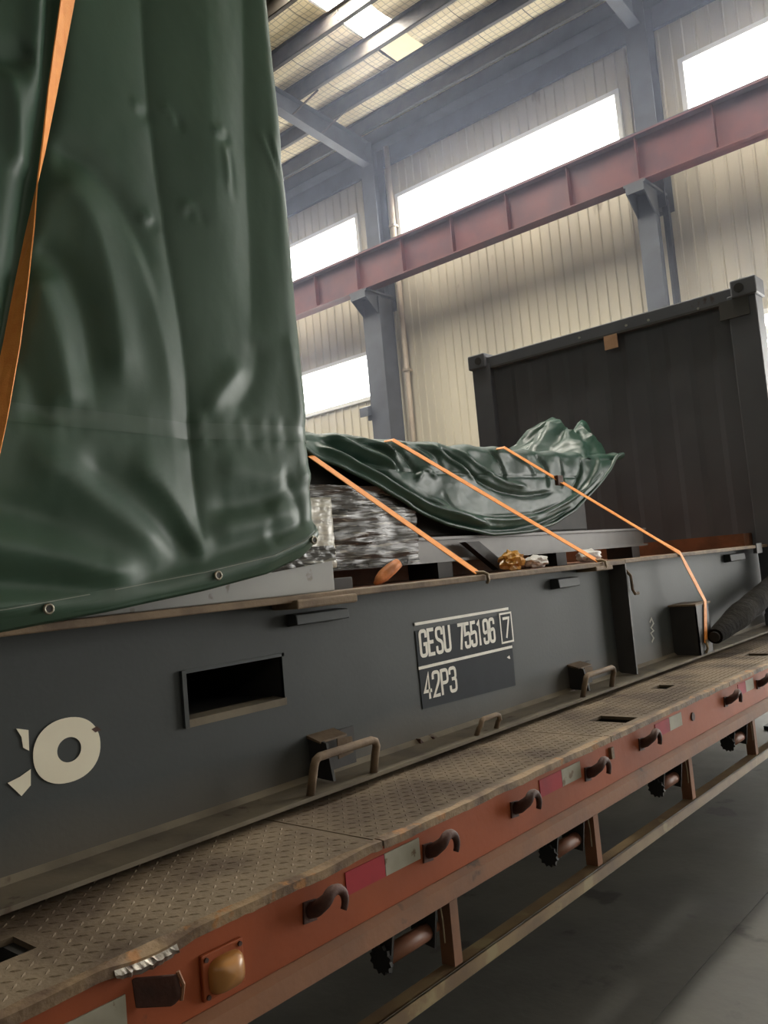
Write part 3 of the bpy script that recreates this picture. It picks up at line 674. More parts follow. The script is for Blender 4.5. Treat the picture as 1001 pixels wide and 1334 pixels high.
GL = {'G': [rr([(w, .72), (w, 1), (0, 1), (0, 0), (w, 0), (w, .46), (.5 * w, .46)], q, (1, 2, 3, 4))],
      'E': [[(w, 1), (0, 1), (0, 0), (w, 0)], [(0, .5), (.85 * w, .5)]],
      'S': [rr([(w, .72), (w, 1), (0, 1), (0, .58), (w, .42), (w, 0), (0, 0), (0, .28)], q)],
      'U': [rr([(0, 1.06), (0, 0), (w, 0), (w, 1.06)], q)],
      '7': [[(-.03, 1), (w, 1), (.35 * w, -.06)]],
      '5': [rr([(w, 1), (.05 * w, 1), (0, .54), (w, .60), (w, 0), (0, 0), (0, .25)], q, (3, 4, 5))],
      '1': [[(.02 * w, .84), (.42 * w, 1.0), (.42 * w, -.06)]],
      '9': [rr([(w, .5), (0, .42), (0, 1), (w, 1), (w, 0), (0, 0), (0, .24)], q, (1, 2, 3, 4, 5))],
      '6': [rr([(0, .5), (w, .58), (w, 0), (0, 0), (0, 1), (w, 1), (w, .76)], q, (1, 2, 3, 4, 5))],
      '4': [[(.72 * w, -.06), (.72 * w, 1), (-.02, .28), (1.12 * w, .28)]],
      '2': [rr([(0, .72), (0, 1), (w, 1), (w, .62), (0, .0), (w * 1.05, .0)], q, (1, 2, 3))],
      'P': [[(0, -.06), (0, 1.06)], rr([(0, 1), (w, 1), (w, .46), (0, .46)], q)],
      '3': [rr([(0, .74), (0, 1), (w, 1), (w, .53), (.3 * w, .53)], q, (1, 2, 3)), rr([(.3 * w, .53), (w, .53), (w, 0), (0, 0), (0, .26)], q, (1, 2, 3))]}
def text(s, x0, x1, z0, z1):
    n = len(s); pitch = (x1 - x0) / (n - .28); h = (z1 - z0) / 1.13
    cw = pitch * .70 / w
    for i, ch in enumerate(s):
        mb = MB()
        for pl in GL[ch]:
            sc = [(p[0] * cw / h, p[1]) for p in pl]
            stroke(mb, sc, .150, lambda a, b, i=i, e=.0004 * GL[ch].index(pl): (x0 + i * pitch + .006 + a * h, YW - .0045 - e, z0 + .065 * h + b * h))
        obj('character', mb, M_letter, dec)
text('GESU', 2.450, 2.636, -.330, -.226)
text('755196', 2.694, 2.948, -.332, -.228)
text('7', 3.022, 3.068, -.325, -.236)
text('42P3', 2.452, 2.650, -.487, -.388)
for z in (-.202, -.366): obj('decal_line', MB().box(2.432, 3.078, YW - .005, YW - .0035, z - .0055, z + .0055), M_letter, dec)
fb = MB(); stroke(fb, [(3.005, -.342), (3.005, -.220), (3.093, -.220), (3.093, -.342), (3.000, -.342)], .008, lambda a, b: (a, YW - .0048, b)); obj('check_digit_box', fb, M_letter, dec)
obj('scuff', MB().add([P(655, 816), P(662, 824), P(667, 834), P(660, 826)], [(0, 1, 2, 3)]), M_letter, dec)
obj('scuff', MB().add([(3.03, YW - .0046, -.405), (3.05, YW - .0046, -.40), (3.055, YW - .0046, -.415), (3.04, YW - .0046, -.412)], [(0, 1, 2, 3)]), M_letter, dec)
# large cream letters
def P2(px, py): return onY(px, py, YW - .003)
oc = P2(87, 978); mb = MB(); ro = []; ri = []
tl, tr_, bl = P2(43, 978), P2(131, 978), P2(87, 1022)
rx = (P2(131, 972)[0] - P2(43, 984)[0]) / 2; rz = abs(P2(92, 934)[2] - P2(80, 1022)[2]) / 2
cxm = (P2(131, 972)[0] + P2(43, 984)[0]) / 2; czm = (P2(92, 934)[2] + P2(80, 1022)[2]) / 2
for k in range(48):
    a = 2 * math.pi * k / 48
    ro.append((cxm + rx * math.copysign(abs(math.cos(a)) ** .92, math.cos(a)), YW - .003, czm + rz * math.copysign(abs(math.sin(a)) ** .92, math.sin(a))))
    ri.append((cxm + .004 + rx * .36 * math.cos(a), YW - .003, czm + rz * .385 * math.sin(a)))
o = obj('large_letter', MB().add(ro + ri, [(k, (k + 1) % 48, 48 + (k + 1) % 48, 48 + k) for k in range(48)]), M_cream, fc, solid=.001, label='large cream letter O')
frag = [[(21, 949), (37, 951), (38, 978), (30, 974), (28, 960)], [(10, 1020), (26, 1012), (40, 1002), (40, 1023), (28, 1037)]]
for fgm in frag: obj('letter_fragment', MB().add([P2(*p) for p in fgm], [tuple(range(len(fgm)))]), M_cream, fc, solid=.001, label='peeled cream letter fragment')
obj('paint_chip', MB().add([P2(119, 950), P2(126, 946), P2(132, 951), P2(124, 954)], [(0, 1, 2, 3)]), M_hook, fc, solid=.0025)
mb = MB()
stroke(mb, [(4.50, -.41), (4.53, -.39), (4.55, -.42), (4.51, -.44), (4.54, -.46), (4.50, -.47), (4.53, -.50), (4.50, -.52)], .012, lambda a, b: (a, YW - .003, b)); obj('chalk_mark', mb, M_chalk, fc)
# end wall
XE = 6.45
ew = obj('end_wall', MB(), M_end, fc) if False else None
cor = MB(); pts = []; yv = 1.98; n = 6; pw = (4.13 - 1.98) / n
for k in range(n):
    b = 1.98 + k * pw; pts += [(b, 0), (b + pw * .38, 0), (b + pw * .5, .010), (b + pw * .88, .010)]
pts.append((4.13, 0))
cor.grid([[(XE + .07 + d, y, -.05) for y, d in pts], [(XE + .07 + d, y, 1.80) for y, d in pts]])
ew = obj('end_wall', cor, M_end, fc, solid=.006, label='dark ribbed steel end wall')
obj('top_beam', MB().box(XE + .01, XE + .17, 1.9, 4.2, 1.785, 1.895), M_end, ew, bevel=.01)
obj('top_beam_lip', MB().box(XE - .005, XE + .01, 2.0, 4.1, 1.778, 1.796), M_contd, ew)
for a, b, s in ((1.77, 1.975, 1), (4.125, 4.32, -1)):
    po = obj('corner_post', MB().box(XE, XE + .17, a, b, ZD + .03, 1.83), M_contd if False else M_end, ew, bevel=.008)
    obj('corner_casting', MB().box(XE - .03, XE + .18, (a - .02 if s > 0 else b - .165), (a + .165 if s > 0 else b + .02), 1.80, 1.935), M_end, po, bevel=.012)
    obj('corner_casting', MB().box(XE - .03, XE + .18, a, b, ZD, ZD + .12), M_end, po, bevel=.012)
    if s > 0: obj('gusset', MB().box(XE - .012, XE + .002, a + .05, b + .06, 1.66, 1.80), M_contd, po)
    obj('casting_hole', MB().tube([(XE - .034, (a + b) / 2, 1.868), (XE - .028, (a + b) / 2, 1.868)], .035, 14), M_black, po)
obj('sill', MB().box(XE - .12, XE + .17, 2.02, 4.13, ZT - .05, .05), M_floorrust, ew)
obj('hinge_plate', MB().box(6.18, 6.30, YO - .006, YO + .02, -.10, -.03), M_contd, ew)
c = onX(796, 445, XE - .012)
obj('cardboard_tag', MB().box(XE - .014, XE - .006, c[1] - .058, c[1] + .058, c[2] - .06, c[2] + .055), M_wood, ew, label='brown square cardboard tag')
for px, py in ((816, 424), (845, 417), (910, 402), (755, 440)):
    c = onX(px, py, XE - .006); obj('tie_stud', MB().tube([(XE - .01, c[1], c[2]), (XE - .002, c[1], c[2])], .010, 8), M_chalk, ew)

# ================================================================== CARGO: tall tarpaulin
def seg_dist(Px, Pz, poly):
    best = np.full(Px.shape, 1e9); tt = np.zeros(Px.shape); side = np.zeros(Px.shape)
    acc = 0; L = sum(math.dist(a, b) for a, b in zip(poly[:-1], poly[1:]))
    for a, b in zip(poly[:-1], poly[1:]):
        dx, dz = b[0] - a[0], b[1] - a[1]; l2 = dx * dx + dz * dz
        t = np.clip(((Px - a[0]) * dx + (Pz - a[1]) * dz) / l2, 0, 1)
        qx, qz = a[0] + t * dx, a[1] + t * dz; d = np.hypot(Px - qx, Pz - qz)
        m = d < best
        best = np.where(m, d, best); tt = np.where(m, (acc + t * math.sqrt(l2)) / L, tt)
        side = np.where(m, np.sign(dx * (Pz - a[1]) - dz * (Px - a[0])), side); acc += math.sqrt(l2)
    return best, tt, side
def smooth_path(pts, n=4):
    out = []
    for i in range(len(pts) - 1):
        p0 = np.array(pts[max(i - 1, 0)], float); p1 = np.array(pts[i], float); p2 = np.array(pts[i + 1], float); p3 = np.array(pts[min(i + 2, len(pts) - 1)], float)
        for k in range(n):
            t = k / n; out.append(tuple(.5 * (2 * p1 + (p2 - p0) * t + (2 * p0 - 5 * p1 + 4 * p2 - p3) * t * t + (3 * p1 - p0 - 3 * p2 + p3) * t ** 3)))
    out.append(tuple(pts[-1])); return out
# fold: pixel path on the plane of the cloth, height, width on either side, how it fades at both ends
def fold(D, Xg, Zg, path, amp, wl, wr, Y, fade=(.2, .2), cusp=False):
    poly = [tuple(onY(px, py, Y)[[0, 2]]) for px, py in smooth_path(path)]
    d, t, s = seg_dist(Xg, Zg, poly)
    w = np.where(s > 0, wl, wr)
    f = np.ones_like(t)
    if fade[0]: f = f * np.clip(t / fade[0], 0, 1)
    if fade[1]: f = f * np.clip((1 - t) / fade[1], 0, 1)
    f = f * f * (3 - 2 * f)
    if cusp:
        D += amp * f * np.exp(-d / w); return
    D += FA * amp * f * (.55 * np.exp(-(d / (w * FW)) ** 2) + .45 * np.exp(-1.3 * (np.sqrt(d * d + 1.6e-5) - .004) / (w * FW)))
def fbm(x, y, z, oc=3):
    return mnoise.fractal((x, y, z), 0.9, 2.0, oc)
YT = 1.885
FA, FW = .62, 1.35
ZTOP = 2.5
def hem(x):                               # lower edge of the cloth along the front
    return np.interp(x, [-1.6, .3, .85, 1.10, 1.40, 1.64, 1.78, 1.86, 1.95], [-.075, -.07, -.056, -.035, -.005, .028, .07, .115, .14])
# plan path of the cloth: front left -> right corner -> back
S = []
for x in list(np.arange(-1.6, .55, .12)) + list(np.arange(.55, 1.80, .0075)): S.append((x, YT, 0.0, -1.0))
Rc = .085
for k in range(13):
    a = math.pi / 2 * k / 12; S.append((1.80 + Rc * math.sin(a), YT + Rc - Rc * math.cos(a), math.sin(a), -math.cos(a)))
for yv in list(np.arange(YT + Rc + .012, 2.35, .014)) + list(np.arange(2.4, 3.9, .12)): S.append((1.80 + Rc, yv, 1.0, 0.0))
for x in np.arange(1.80, -1.65, -.25): S.append((x, 3.95, 0.0, 1.0))
for yv in np.arange(3.8, 2.0, -.3): S.append((-1.68, yv, -1.0, 0.0))
ns = len(S)
TV = np.concatenate([np.linspace(0, .22, 34)[:-1], np.linspace(.22, 1, 150)])
Sx = np.array([s[0] for s in S]); Sy = np.array([s[1] for s in S]); Nx = np.array([s[2] for s in S]); Ny = np.array([s[3] for s in S])
# length along the cloth: the side continues the front's coordinate
U = np.where(Nx > .5, 1.80 + Rc * 1.2 + (Sy - YT - Rc), Sx)
front = (Ny < -.01)
hemv = np.where(Nx > .9, .13 + .10 * np.clip(Sy - 2.0, 0, 1), hem(Sx)); hemv = np.where(Ny > .5, -.04, hemv)
Zg = hemv[None, :] + (ZTOP - hemv[None, :]) * TV[:, None]
Ug = np.repeat(U[None, :], len(TV), 0)
D = np.zeros_like(Zg)
F = lambda *a, **k: fold(D, Ug, Zg, *a, **k)
# the long upright crease
F([(185, -60), (195, 120), (215, 280), (240, 450), (252, 580), (265, 730)], -.019, .050, .060, YT, fade=(0, .08), cusp=True)
F([(262, -60), (275, 200), (285, 400)], .022, .10, .07, YT, fade=(0, .4))
F([(318, -60), (322, 200), (330, 400), (312, 520)], -.026, .04, .045, YT, fade=(0, .3))
F([(356, -60), (366, 200), (385, 420)], .010, .03, .03, YT, fade=(0, .3))
# folds fanning out from the pinch at the strap
F([(58, 188), (105, 210), (152, 255), (190, 330), (212, 430)], -.030, .030, .040, YT, fade=(.1, .5))
F([(70, 218), (115, 285), (146, 400), (160, 530)], .034, .050, .042, YT, fade=(.1, .25))
F([(40, 312), (80, 345), (112, 420), (128, 540)], -.030, .035, .035, YT, fade=(.1, .3))
F([(150, 270), (185, 360), (215, 470), (228, 560)], .020, .05, .035, YT, fade=(.3, .3))
F([(42, 350), (70, 430), (92, 545)], .028, .045, .035, YT, fade=(.1, .2))
F([(10, 430), (40, 500), (55, 560)], -.018, .03, .03, YT, fade=(.2, .2))
# left of the strap
F([(52, -60), (50, 80), (42, 180)], .035, .022, .028, YT, fade=(0, .4))
F([(74, -60), (60, 120), (40, 260), (15, 420), (-20, 560)], -.065, .022, .026, YT, fade=(0, .1))
F([(5, 80), (22, 150), (30, 230)], .028, .03, .03, YT)
F([(-30, 60), (10, 75), (45, 70)], -.025, .025, .02, YT)
# right panel
F([(262, 545), (290, 505), (322, 468)], .022, .030, .022, YT, fade=(.3, .35))
F([(300, 545), (330, 500), (338, 440)], -.014, .03, .03, YT)
F([(372, 430), (385, 500), (392, 560)], .012, .02, .02, YT)
# below the welded seam
F([(20, 585), (80, 615), (150, 668), (232, 728)], .036, .045, .045, YT, fade=(.2, .25))
F([(95, 590), (160, 640), (225, 700), (262, 735)], -.028, .035, .030, YT, fade=(.2, .2))
F([(165, 592), (215, 640), (256, 705), (268, 738)], .026, .035, .028, YT, fade=(.2, .2))
F([(262, 662), (320, 655), (385, 640), (412, 625)], -.026, .028, .028, YT, fade=(.2, .2))
F([(270, 692), (340, 678), (395, 660)], .022, .025, .030, YT, fade=(.2, .2))
F([(280, 605), (330, 618), (380, 628)], .016, .03, .03, YT)
F([(345, 668), (380, 640), (408, 610)], .018, .02, .02, YT)
F([(340, 700), (385, 690), (418, 672)], -.022, .022, .022, YT, fade=(.2, 0))
F([(365, 610), (385, 650), (393, 690)], -.014, .015, .02, YT)
# swags along the bottom
F([(-60, 700), (60, 722), (130, 742), (198, 756)], .055, .030, .060, YT, fade=(0, .25))
F([(-60, 756), (60, 766), (150, 772), (200, 764)], -.038, .028, .022, YT, fade=(0, .3))
F([(-60, 795), (80, 792), (200, 776), (300, 748), (372, 716), (420, 690)], .045, .035, .030, YT, fade=(0, 0))
F([(-60, 650), (40, 668), (110, 700)], -.022, .03, .03, YT, fade=(0, .4))
F([(100, 770), (190, 752), (280, 722), (370, 690)], -.014, .020, .022, YT)
# crumples
for pth in ([(168, 125), (182, 138), (192, 132)], [(205, 130), (222, 148), (230, 168)], [(180, 270), (190, 285), (202, 275)], [(232, 280), (245, 268), (262, 292)], [(268, 165), (280, 175), (292, 170)], [(330, 160), (345, 190), (362, 240)], [(350, 165), (358, 200), (368, 235)], [(285, 180), (292, 215), (295, 260)]):
    F(pth, .010, .010, .008, YT, fade=(.4, .4)); F([(a + 9, b + 8) for a, b in pth], -.008, .010, .010, YT, fade=(.4, .4))
NZ = np.zeros_like(D)
for i in range(len(TV)):
    for j in range(ns):
        if .5 < U[j] < 2.5:
            NZ[i, j] = .007 * fbm(U[j] * 2.4, Zg[i, j] * 1.3, 1.5, 2) + .0010 * fbm(U[j] * 13, Zg[i, j] * 9, 7.7)
        else: NZ[i, j] = .02 * mnoise.noise((U[j] * 2, Zg[i, j] * 1.5, 2))
D += NZ
SZ = np.interp(U, [.8, 1.4, 1.9, 2.3], [.452, .440, .462, .47])
PK = np.array([mnoise.noise((u * 26, 3.3, 0)) for u in U])
for dz_, am in ((.026, .006), (-.026, .006)): D += am * PK[None, :] * np.exp(-((Zg - SZ[None, :] - dz_) / .016) ** 2)
D -= .003 * np.exp(-((Zg - SZ[None, :]) / .03) ** 2)
# the cloth tucks in towards the hem, leans in a little towards the top
tuck = np.exp(-((Zg - hemv[None, :]) / .035) ** 2); D -= .018 * tuck
lean = np.where(Nx[None, :] > .05, -.030 * np.clip(Zg - .9, 0, 2) * Nx[None, :], 0)
PX = Sx[None, :] + Nx[None, :] * (D + lean); PY = Sy[None, :] + Ny[None, :] * D
mb = MB(); rows = [[(PX[i, j], PY[i, j], Zg[i, j]) for j in range(ns)] for i in range(len(TV))]
mb.grid(rows, closed=True)
tt = thing('tall_tarpaulin', 'tall dark green tarpaulin draped over upright cargo with hem eyelets', 'tarpaulin', (0.2, 2.9, -.05))
base = len(mb.v); mb.v.append((.1, 2.9, ZTOP + .05)); last = (len(TV) - 1) * ns
for j in range(ns): mb.f.append((last + j, last + (j + 1) % ns, base))
obj('cloth', mb, M_tarp, tt, smooth=True, solid=.003)
def surf(u, z, out=0.0):                    # point on the front cloth at x=u, height z
    j = int(np.argmin(np.where(np.arange(ns) < 215, np.abs(U - u), 9)))
    i = int(np.argmin(np.abs(Zg[:, j] - z)))
    return (PX[i, j] + Nx[j] * out, PY[i, j] + Ny[j] * out, Zg[i, j])
jf = [j for j in range(ns) if .5 < U[j] < 2.3 and j < ns * .8]
# welded seam band, follows the cloth
def band(zf, h, out, name, m, sub=3, js=jf):
    rows = []
    for j in js:
        zc = zf(U[j]); r = []
        for k in range(sub + 1):
            z = zc + h * (k / sub - .5); i = np.interp(z, Zg[:, j], np.arange(len(TV)))
            i0 = min(int(i), len(TV) - 2); f = i - i0
            px = PX[i0, j] * (1 - f) + PX[i0 + 1, j] * f; py = PY[i0, j] * (1 - f) + PY[i0 + 1, j] * f
            r.append((px + Nx[j] * out, py + Ny[j] * out, z))
        rows.append(r)
    return obj(name, MB().grid(rows), m, tt, smooth=True)
sz = lambda x: float(np.interp(x, [.8, 1.4, 1.9, 2.3], [.452, .440, .462, .47]))
band(sz, .046, .0030, 'welded_seam', M_seam)
hz = lambda x: float(np.interp(x, U[jf], hemv[jf])) + .030
band(hz, .050, .0028, 'hem_band', M_seam)
band(lambda x: hz(x) + .020, .0025, .0042, 'hem_stitching', M_thread, sub=1)
for px, py in ((57, 808), (278, 768), (402, 722)):
    p = onY(px, py, YT); s_ = surf(p[0], hz(p[0]) - .003, .006); 
    e = []
    for k in range(17):
        a = 2 * math.pi * k / 16; e.append((s_[0] + .0105 * math.cos(a), s_[1] - .002, s_[2] + .0105 * math.sin(a)))
    ey = obj('eyelet', MB().tube(e, .0035, 8, caps=False), M_brass, tt, smooth=True)
    obj('eyelet_hole', MB().tube([(s_[0], s_[1], s_[2]), (s_[0], s_[1] - .003, s_[2])], .008, 12), M_black, ey)
# grey skid under it
sk = thing('machine_skid', 'grey painted steel skid showing below the tall tarpaulin hem', 'skid', (.2, 2.9, ZT))
obj('side_plate', MB().box(-1.4, 1.985, 1.955, 1.970, ZT, .098), M_skid, sk, bevel=.003)
obj('end_plate', MB().box(1.970, 1.985, 1.965, 3.8, ZT, .098), M_skid, sk, bevel=.003)
obj('side_plate', MB().box(-1.4, 1.985, 3.785, 3.80, ZT, .098), M_skid, sk)
obj('top_plate', MB().box(-1.4, 1.983, 1.957, 3.8, .088, .100), M_skid, sk)
rows = []
for i in range(24):
    rows.append([(1.70 + .29 * i / 23, 1.948 - .004 + .008 * mnoise.noise((i * .5, j * .6, 0)), .105 - .075 * (j / 9) * (1 - .35 * (i / 23)) + .003 * mnoise.noise((i, j, 4))) for j in range(10)])
obj('loose_film', MB().grid(rows), M_film, sk, smooth=True, label='crumpled clear film over the skid corner')
# upright machine body that carries the cloth
up = thing('upright_cargo', 'upright machine body hidden under the tall green tarpaulin', 'machine', (.2, 2.9, .10))
obj('body', MB().box(-1.45, 1.70, 2.05, 3.75, .100, 2.40), M_beam, up)
obj('cap', MB().box(-1.3, 1.6, 2.2, 3.6, 2.40, 2.47), M_beam, up)

# ================================================================== CARGO: low machine bed under the second tarpaulin
YC = 2.5
mbd = thing('machine_bed', 'long machine bed on steel frame wrapped in clear film under the low tarpaulin', 'machine', (3.9, 3.1, ZT))
def ibeam(x0, x1, y0, z0, z1, wf_=.10):
    return MB().box(x0, x1, y0 + wf_ * .45, y0 + wf_ * .55, z0, z1).box(x0, x1, y0, y0 + wf_, z1 - .012, z1).box(x0, x1, y0, y0 + wf_, z0, z0 + .012)
obj('frame_beam', MB().box(2.0, 5.75, YC + .03, YC + .05, .036, .150).box(2.0, 5.75, YC, YC + .10, .138, .152).box(2.0, 5.75, YC, YC + .10, .026, .040), M_beam, mbd)
obj('frame_beam', ibeam(2.0, 5.75, 3.7, .026, .152), M_beam, mbd)
for x in (2.12, 3.28, 4.45, 5.5):
    obj('frame_foot', MB().box(x, x + .12, YC + .01, YC + .20, ZT - .008, .028), M_black, mbd)
    obj('frame_foot', MB().box(x, x + .12, 3.62, 3.8, ZT - .008, .028), M_black, mbd)
    obj('cross_beam', MB().box(x, x + .10, YC + .05, 3.75, .04, .13), M_black, mbd)
a = onY(612, 706, YC - .02); b = onY(655, 743, YC - .02)
obj('diagonal_brace', MB().prism([(a[0] - .07, YC - .045, a[2]), (a[0] + .05, YC - .045, a[2]), (b[0] + .05, YC - .045, -.04), (b[0] - .07, YC - .045, -.04)], (0, .04, 0)), M_black, mbd)
obj('bed_runner', MB().box(2.02, 5.3, 3.0, 3.12, ZT - .008, .05), M_floorrust, mbd)
obj('bed_body', MB().box(1.95, 5.05, YC + .09, 3.65, .15, .57), M_black, mbd, bevel=.02)
rows = []
nx_, nz_ = 90, 46
for i in range(nx_):
    x = 2.0 + 1.10 * i / (nx_ - 1); r = []
    for j in range(nz_):
        z = .030 + .36 * j / (nz_ - 1)
        dd = .018 * mnoise.noise((x * 2.2, z * 24, 0)) + .008 * mnoise.noise((x * 9, z * 50, 5)) + .010 * mnoise.noise((x * 5 + z * 14, z * 20, 9))
        r.append((x, YC - .022 - dd + .04 * (z > .16) * 0, z))
    rows.append(r)
obj('film_wrap', MB().grid(rows), M_film, mbd, smooth=True, label='wrinkled clear stretch film around the bed')
rows = []
for i in range(30):
    y_ = YC - .022 + .10 * i / 29
    rows.append([(2.0 - .0, y_, .03 + .36 * j / 20) for j in range(21)])
obj('film_wrap', MB().grid(rows), M_film, mbd, smooth=True)
# paler board strapped beside the film
a = onY(417, 652, YC - .06); b = onY(441, 715, YC - .06)
rows = [[(a[0] - .10 + (b[0] - a[0] + .10) * i / 14, YC - .040 + .006 * mnoise.noise((i * .4, j * 1.1, 2)), .040 + (.335 - .040) * j / 20) for j in range(21)] for i in range(15)]
pb = tag(obj('wrapped_panel', MB().grid(rows), mat('pale_film', (0.62, 0.60, 0.50), (0.42, 0.41, 0.36), scale=6, stretch=(1.5, 1, 9), rough=0.2, bump=0.5, bscale=10, spec=0.9), smooth=True, solid=.004), 'pale film wrapped panel between the tall tarpaulin and the machine bed', 'panel')
# low tarpaulin cloth
lt = thing('low_tarpaulin', 'glossy dark green tarpaulin slumped over the low machine bed with bunched end', 'tarpaulin', (3.9, 3.0, .15))
hp = [(380, 575), (412, 596), (450, 612), (490, 634), (530, 657), (580, 683), (640, 697), (690, 693), (722, 682), (748, 665), (772, 640), (795, 612), (806, 592)]
hpx = [onY(p[0], p[1], YC - .04) for p in hp]
hX = np.array([p[0] for p in hpx]); hZ = np.array([p[2] for p in hpx])
tp = [(380, 560), (410, 563), (470, 568), (520, 573), (640, 582), (700, 587), (740, 590), (775, 592), (806, 590)]
tpx = [onY(p[0], p[1], YC + .02) for p in tp]; tX = np.array([p[0] for p in tpx]); tZ = np.array([p[2] for p in tpx])
nu = 250; nv = 84
Xs = np.linspace(2.0, 5.42, nu)
prof = []
Ugl = np.zeros((nv, nu)); Zgl = np.zeros((nv, nu)); B = np.zeros((nv, nu, 3)); N = np.zeros((nv, nu, 3))
for i, x in enumerate(Xs):
    zt_ = float(np.interp(x, tX, tZ)); zh = float(np.interp(x, hX, hZ)); zh = min(zh, zt_ - .02)
    for j in range(nv):
        t = j / (nv - 1)
        if t < .70:                       # front drop, hem at t=0
            q = t / .70; z = zh + (zt_ - .05 - zh) * q; yv = YC - .045 + .03 * q * q; n = (0, -1, .15)
        elif t < .82:                     # rounded shoulder
            a = (t - .70) / .12 * math.pi / 2; z = zt_ - .05 + .05 * math.sin(a); yv = YC - .015 + .06 * (1 - math.cos(a)); n = (0, -math.cos(a), math.sin(a))
        else:
            q = (t - .82) / .18; yv = YC + .045 + q * 1.15; z = zt_ - .01 * q; n = (0, 0, 1)
        B[j, i] = (x, yv, z); N[j, i] = n; Ugl[j, i] = x; Zgl[j, i] = z + (0 if t < .82 else (t - .82) * 2)
Dl = np.zeros((nv, nu))
YL = YC - .03
FA, FW = .95, 1.0
Fl = lambda *a, **k: fold(Dl, Ugl, Zgl, *a, YL, **k)
Fl([(425, 562), (470, 585), (500, 600), (520, 618)], .030, .022, .018)
Fl([(412, 580), (450, 600), (500, 628), (560, 660), (640, 688)], .034, .020, .022, fade=(.05, .1))
Fl([(425, 578), (470, 600), (530, 640), (590, 668)], -.026, .016, .018)
Fl([(415, 568), (455, 590), (505, 612)], -.020, .014, .014)
Fl([(440, 566), (490, 580), (515, 600), (528, 625)], -.024, .015, .016)
Fl([(470, 570), (505, 580), (522, 596)], .022, .014, .012)
Fl([(505, 576), (530, 592), (545, 620)], -.020, .012, .014)
Fl([(522, 575), (550, 590), (565, 612)], .022, .012, .014)
Fl([(545, 578), (570, 595), (580, 618)], -.016, .012, .012)
Fl([(575, 578), (605, 605), (635, 632), (680, 645), (722, 640)], -.028, .012, .014, fade=(.05, .15))
Fl([(590, 579), (618, 602), (650, 626), (690, 636)], .024, .013, .014)
Fl([(560, 577), (592, 603), (622, 628)], .022, .012, .012)
Fl([(530, 640), (560, 652), (600, 670), (660, 678), (710, 668)], .022, .016, .014)
Fl([(520, 650), (570, 676), (640, 690), (700, 682), (745, 660)], -.022, .010, .012, fade=(.05, .1))
Fl([(560, 655), (620, 672), (690, 670), (740, 650)], -.016, .010, .010)
Fl([(540, 630), (552, 612), (572, 624)], .018, .015, .015)
Fl([(575, 640), (582, 655), (592, 668)], -.012, .010, .010)
Fl([(640, 584), (655, 605), (662, 632)], -.018, .012, .014)
Fl([(665, 586), (690, 606), (700, 625)], .020, .014, .014)
Fl([(700, 588), (712, 608), (712, 640)], -.018, .012, .014)
Fl([(730, 592), (735, 615), (730, 640)], .018, .014, .012)
Fl([(760, 592), (755, 620), (742, 645)], -.022, .014, .014)
Fl([(785, 592), (772, 618), (752, 645)], .022, .014, .014)
Fl([(700, 672), (745, 648), (780, 618)], .016, .010, .012)
Fl([(500, 612), (570, 616), (640, 620), (760, 622)], -.008, .006, .006, fade=(.05, .05))
for j in range(nv):
    for i in range(nu):
        x, yv, z = B[j, i]
        Dl[j, i] += .008 * fbm(x * 3.2 + z * 3, z * 4, yv * 4, 2) + .0022 * fbm(x * 13 + z * 6, z * 14 - x * 6, 3 + yv * 10) + .010 * math.sin((x - .9 * z) * 21 + 2.5 * mnoise.noise((x * 2, 0, 0))) * max(0, min(1, (B[j, i, 2] - .25) * 3)) * .6
Nn = N / np.linalg.norm(N, axis=2, keepdims=True)
Q = B + Nn * Dl[:, :, None]
# the lower edge rolls under
for i in range(nu):
    for j in range(5): Q[j, i, 1] += .010 * (4 - j) / 4
obj('cloth', MB().grid([[tuple(Q[j, i]) for i in range(nu)] for j in range(nv)]), M_tarp2, lt, smooth=True, solid=.003)
# rolled hem cord
obj('hem_roll', MB().tube([(Q[0, i, 0], Q[0, i, 1] - .012, Q[0, i, 2] + .004) for i in range(20, nu, 3)], .011, 8), M_tarp2, lt, smooth=True)
# bunched peak at the far end: pleated, leaning cone of cloth
apex = onY(742, 549, YC + .28); rows = []
base_c = np.array([4.98, YC + .34, .60]); nt_ = 46; nr = 12
for k in range(nr):
    t = k / (nr - 1); r = []
    for q_ in range(nt_):
        a = 2 * math.pi * q_ / nt_
        pl = 1 + .20 * math.cos(7 * a + 2.2 * t + 1.2 * mnoise.noise((math.cos(a), math.sin(a), t))) * (.5 + t * .6) + .16 * math.cos(13 * a - 3 * t) * t
        rad_x = (.46 * (1 - t) ** .8 + .17 * t) * pl; rad_y = (.36 * (1 - t) ** .9 + .05 * t) * pl
        c_ = base_c + (np.array([apex[0] + .04, YC + .30, apex[2] - .03]) - base_c) * t
        jz = .035 * mnoise.noise((a * 2.5, t * 5, 1)) + (.045 * math.cos(a * 2 + .6) * t)
        r.append((c_[0] + rad_x * math.cos(a) + .02 * mnoise.noise((a * 4, t * 7, 8)), c_[1] + rad_y * math.sin(a) + .02 * mnoise.noise((a * 4, t * 7, 18)), c_[2] + jz))
    rows.append(r)
bmb = MB().grid(rows, closed=True)
k0 = len(bmb.v); top = rows[-1]; bmb.v.append(tuple(np.mean(np.array(top), axis=0) - np.array([0, 0, .06])))
for q_ in range(nt_): bmb.f.append(((nr - 1) * nt_ + q_, (nr - 1) * nt_ + (q_ + 1) % nt_, k0))
obj('bunched_end', bmb, M_tarp2, lt, smooth=True, label='bunched up peak of tarpaulin')
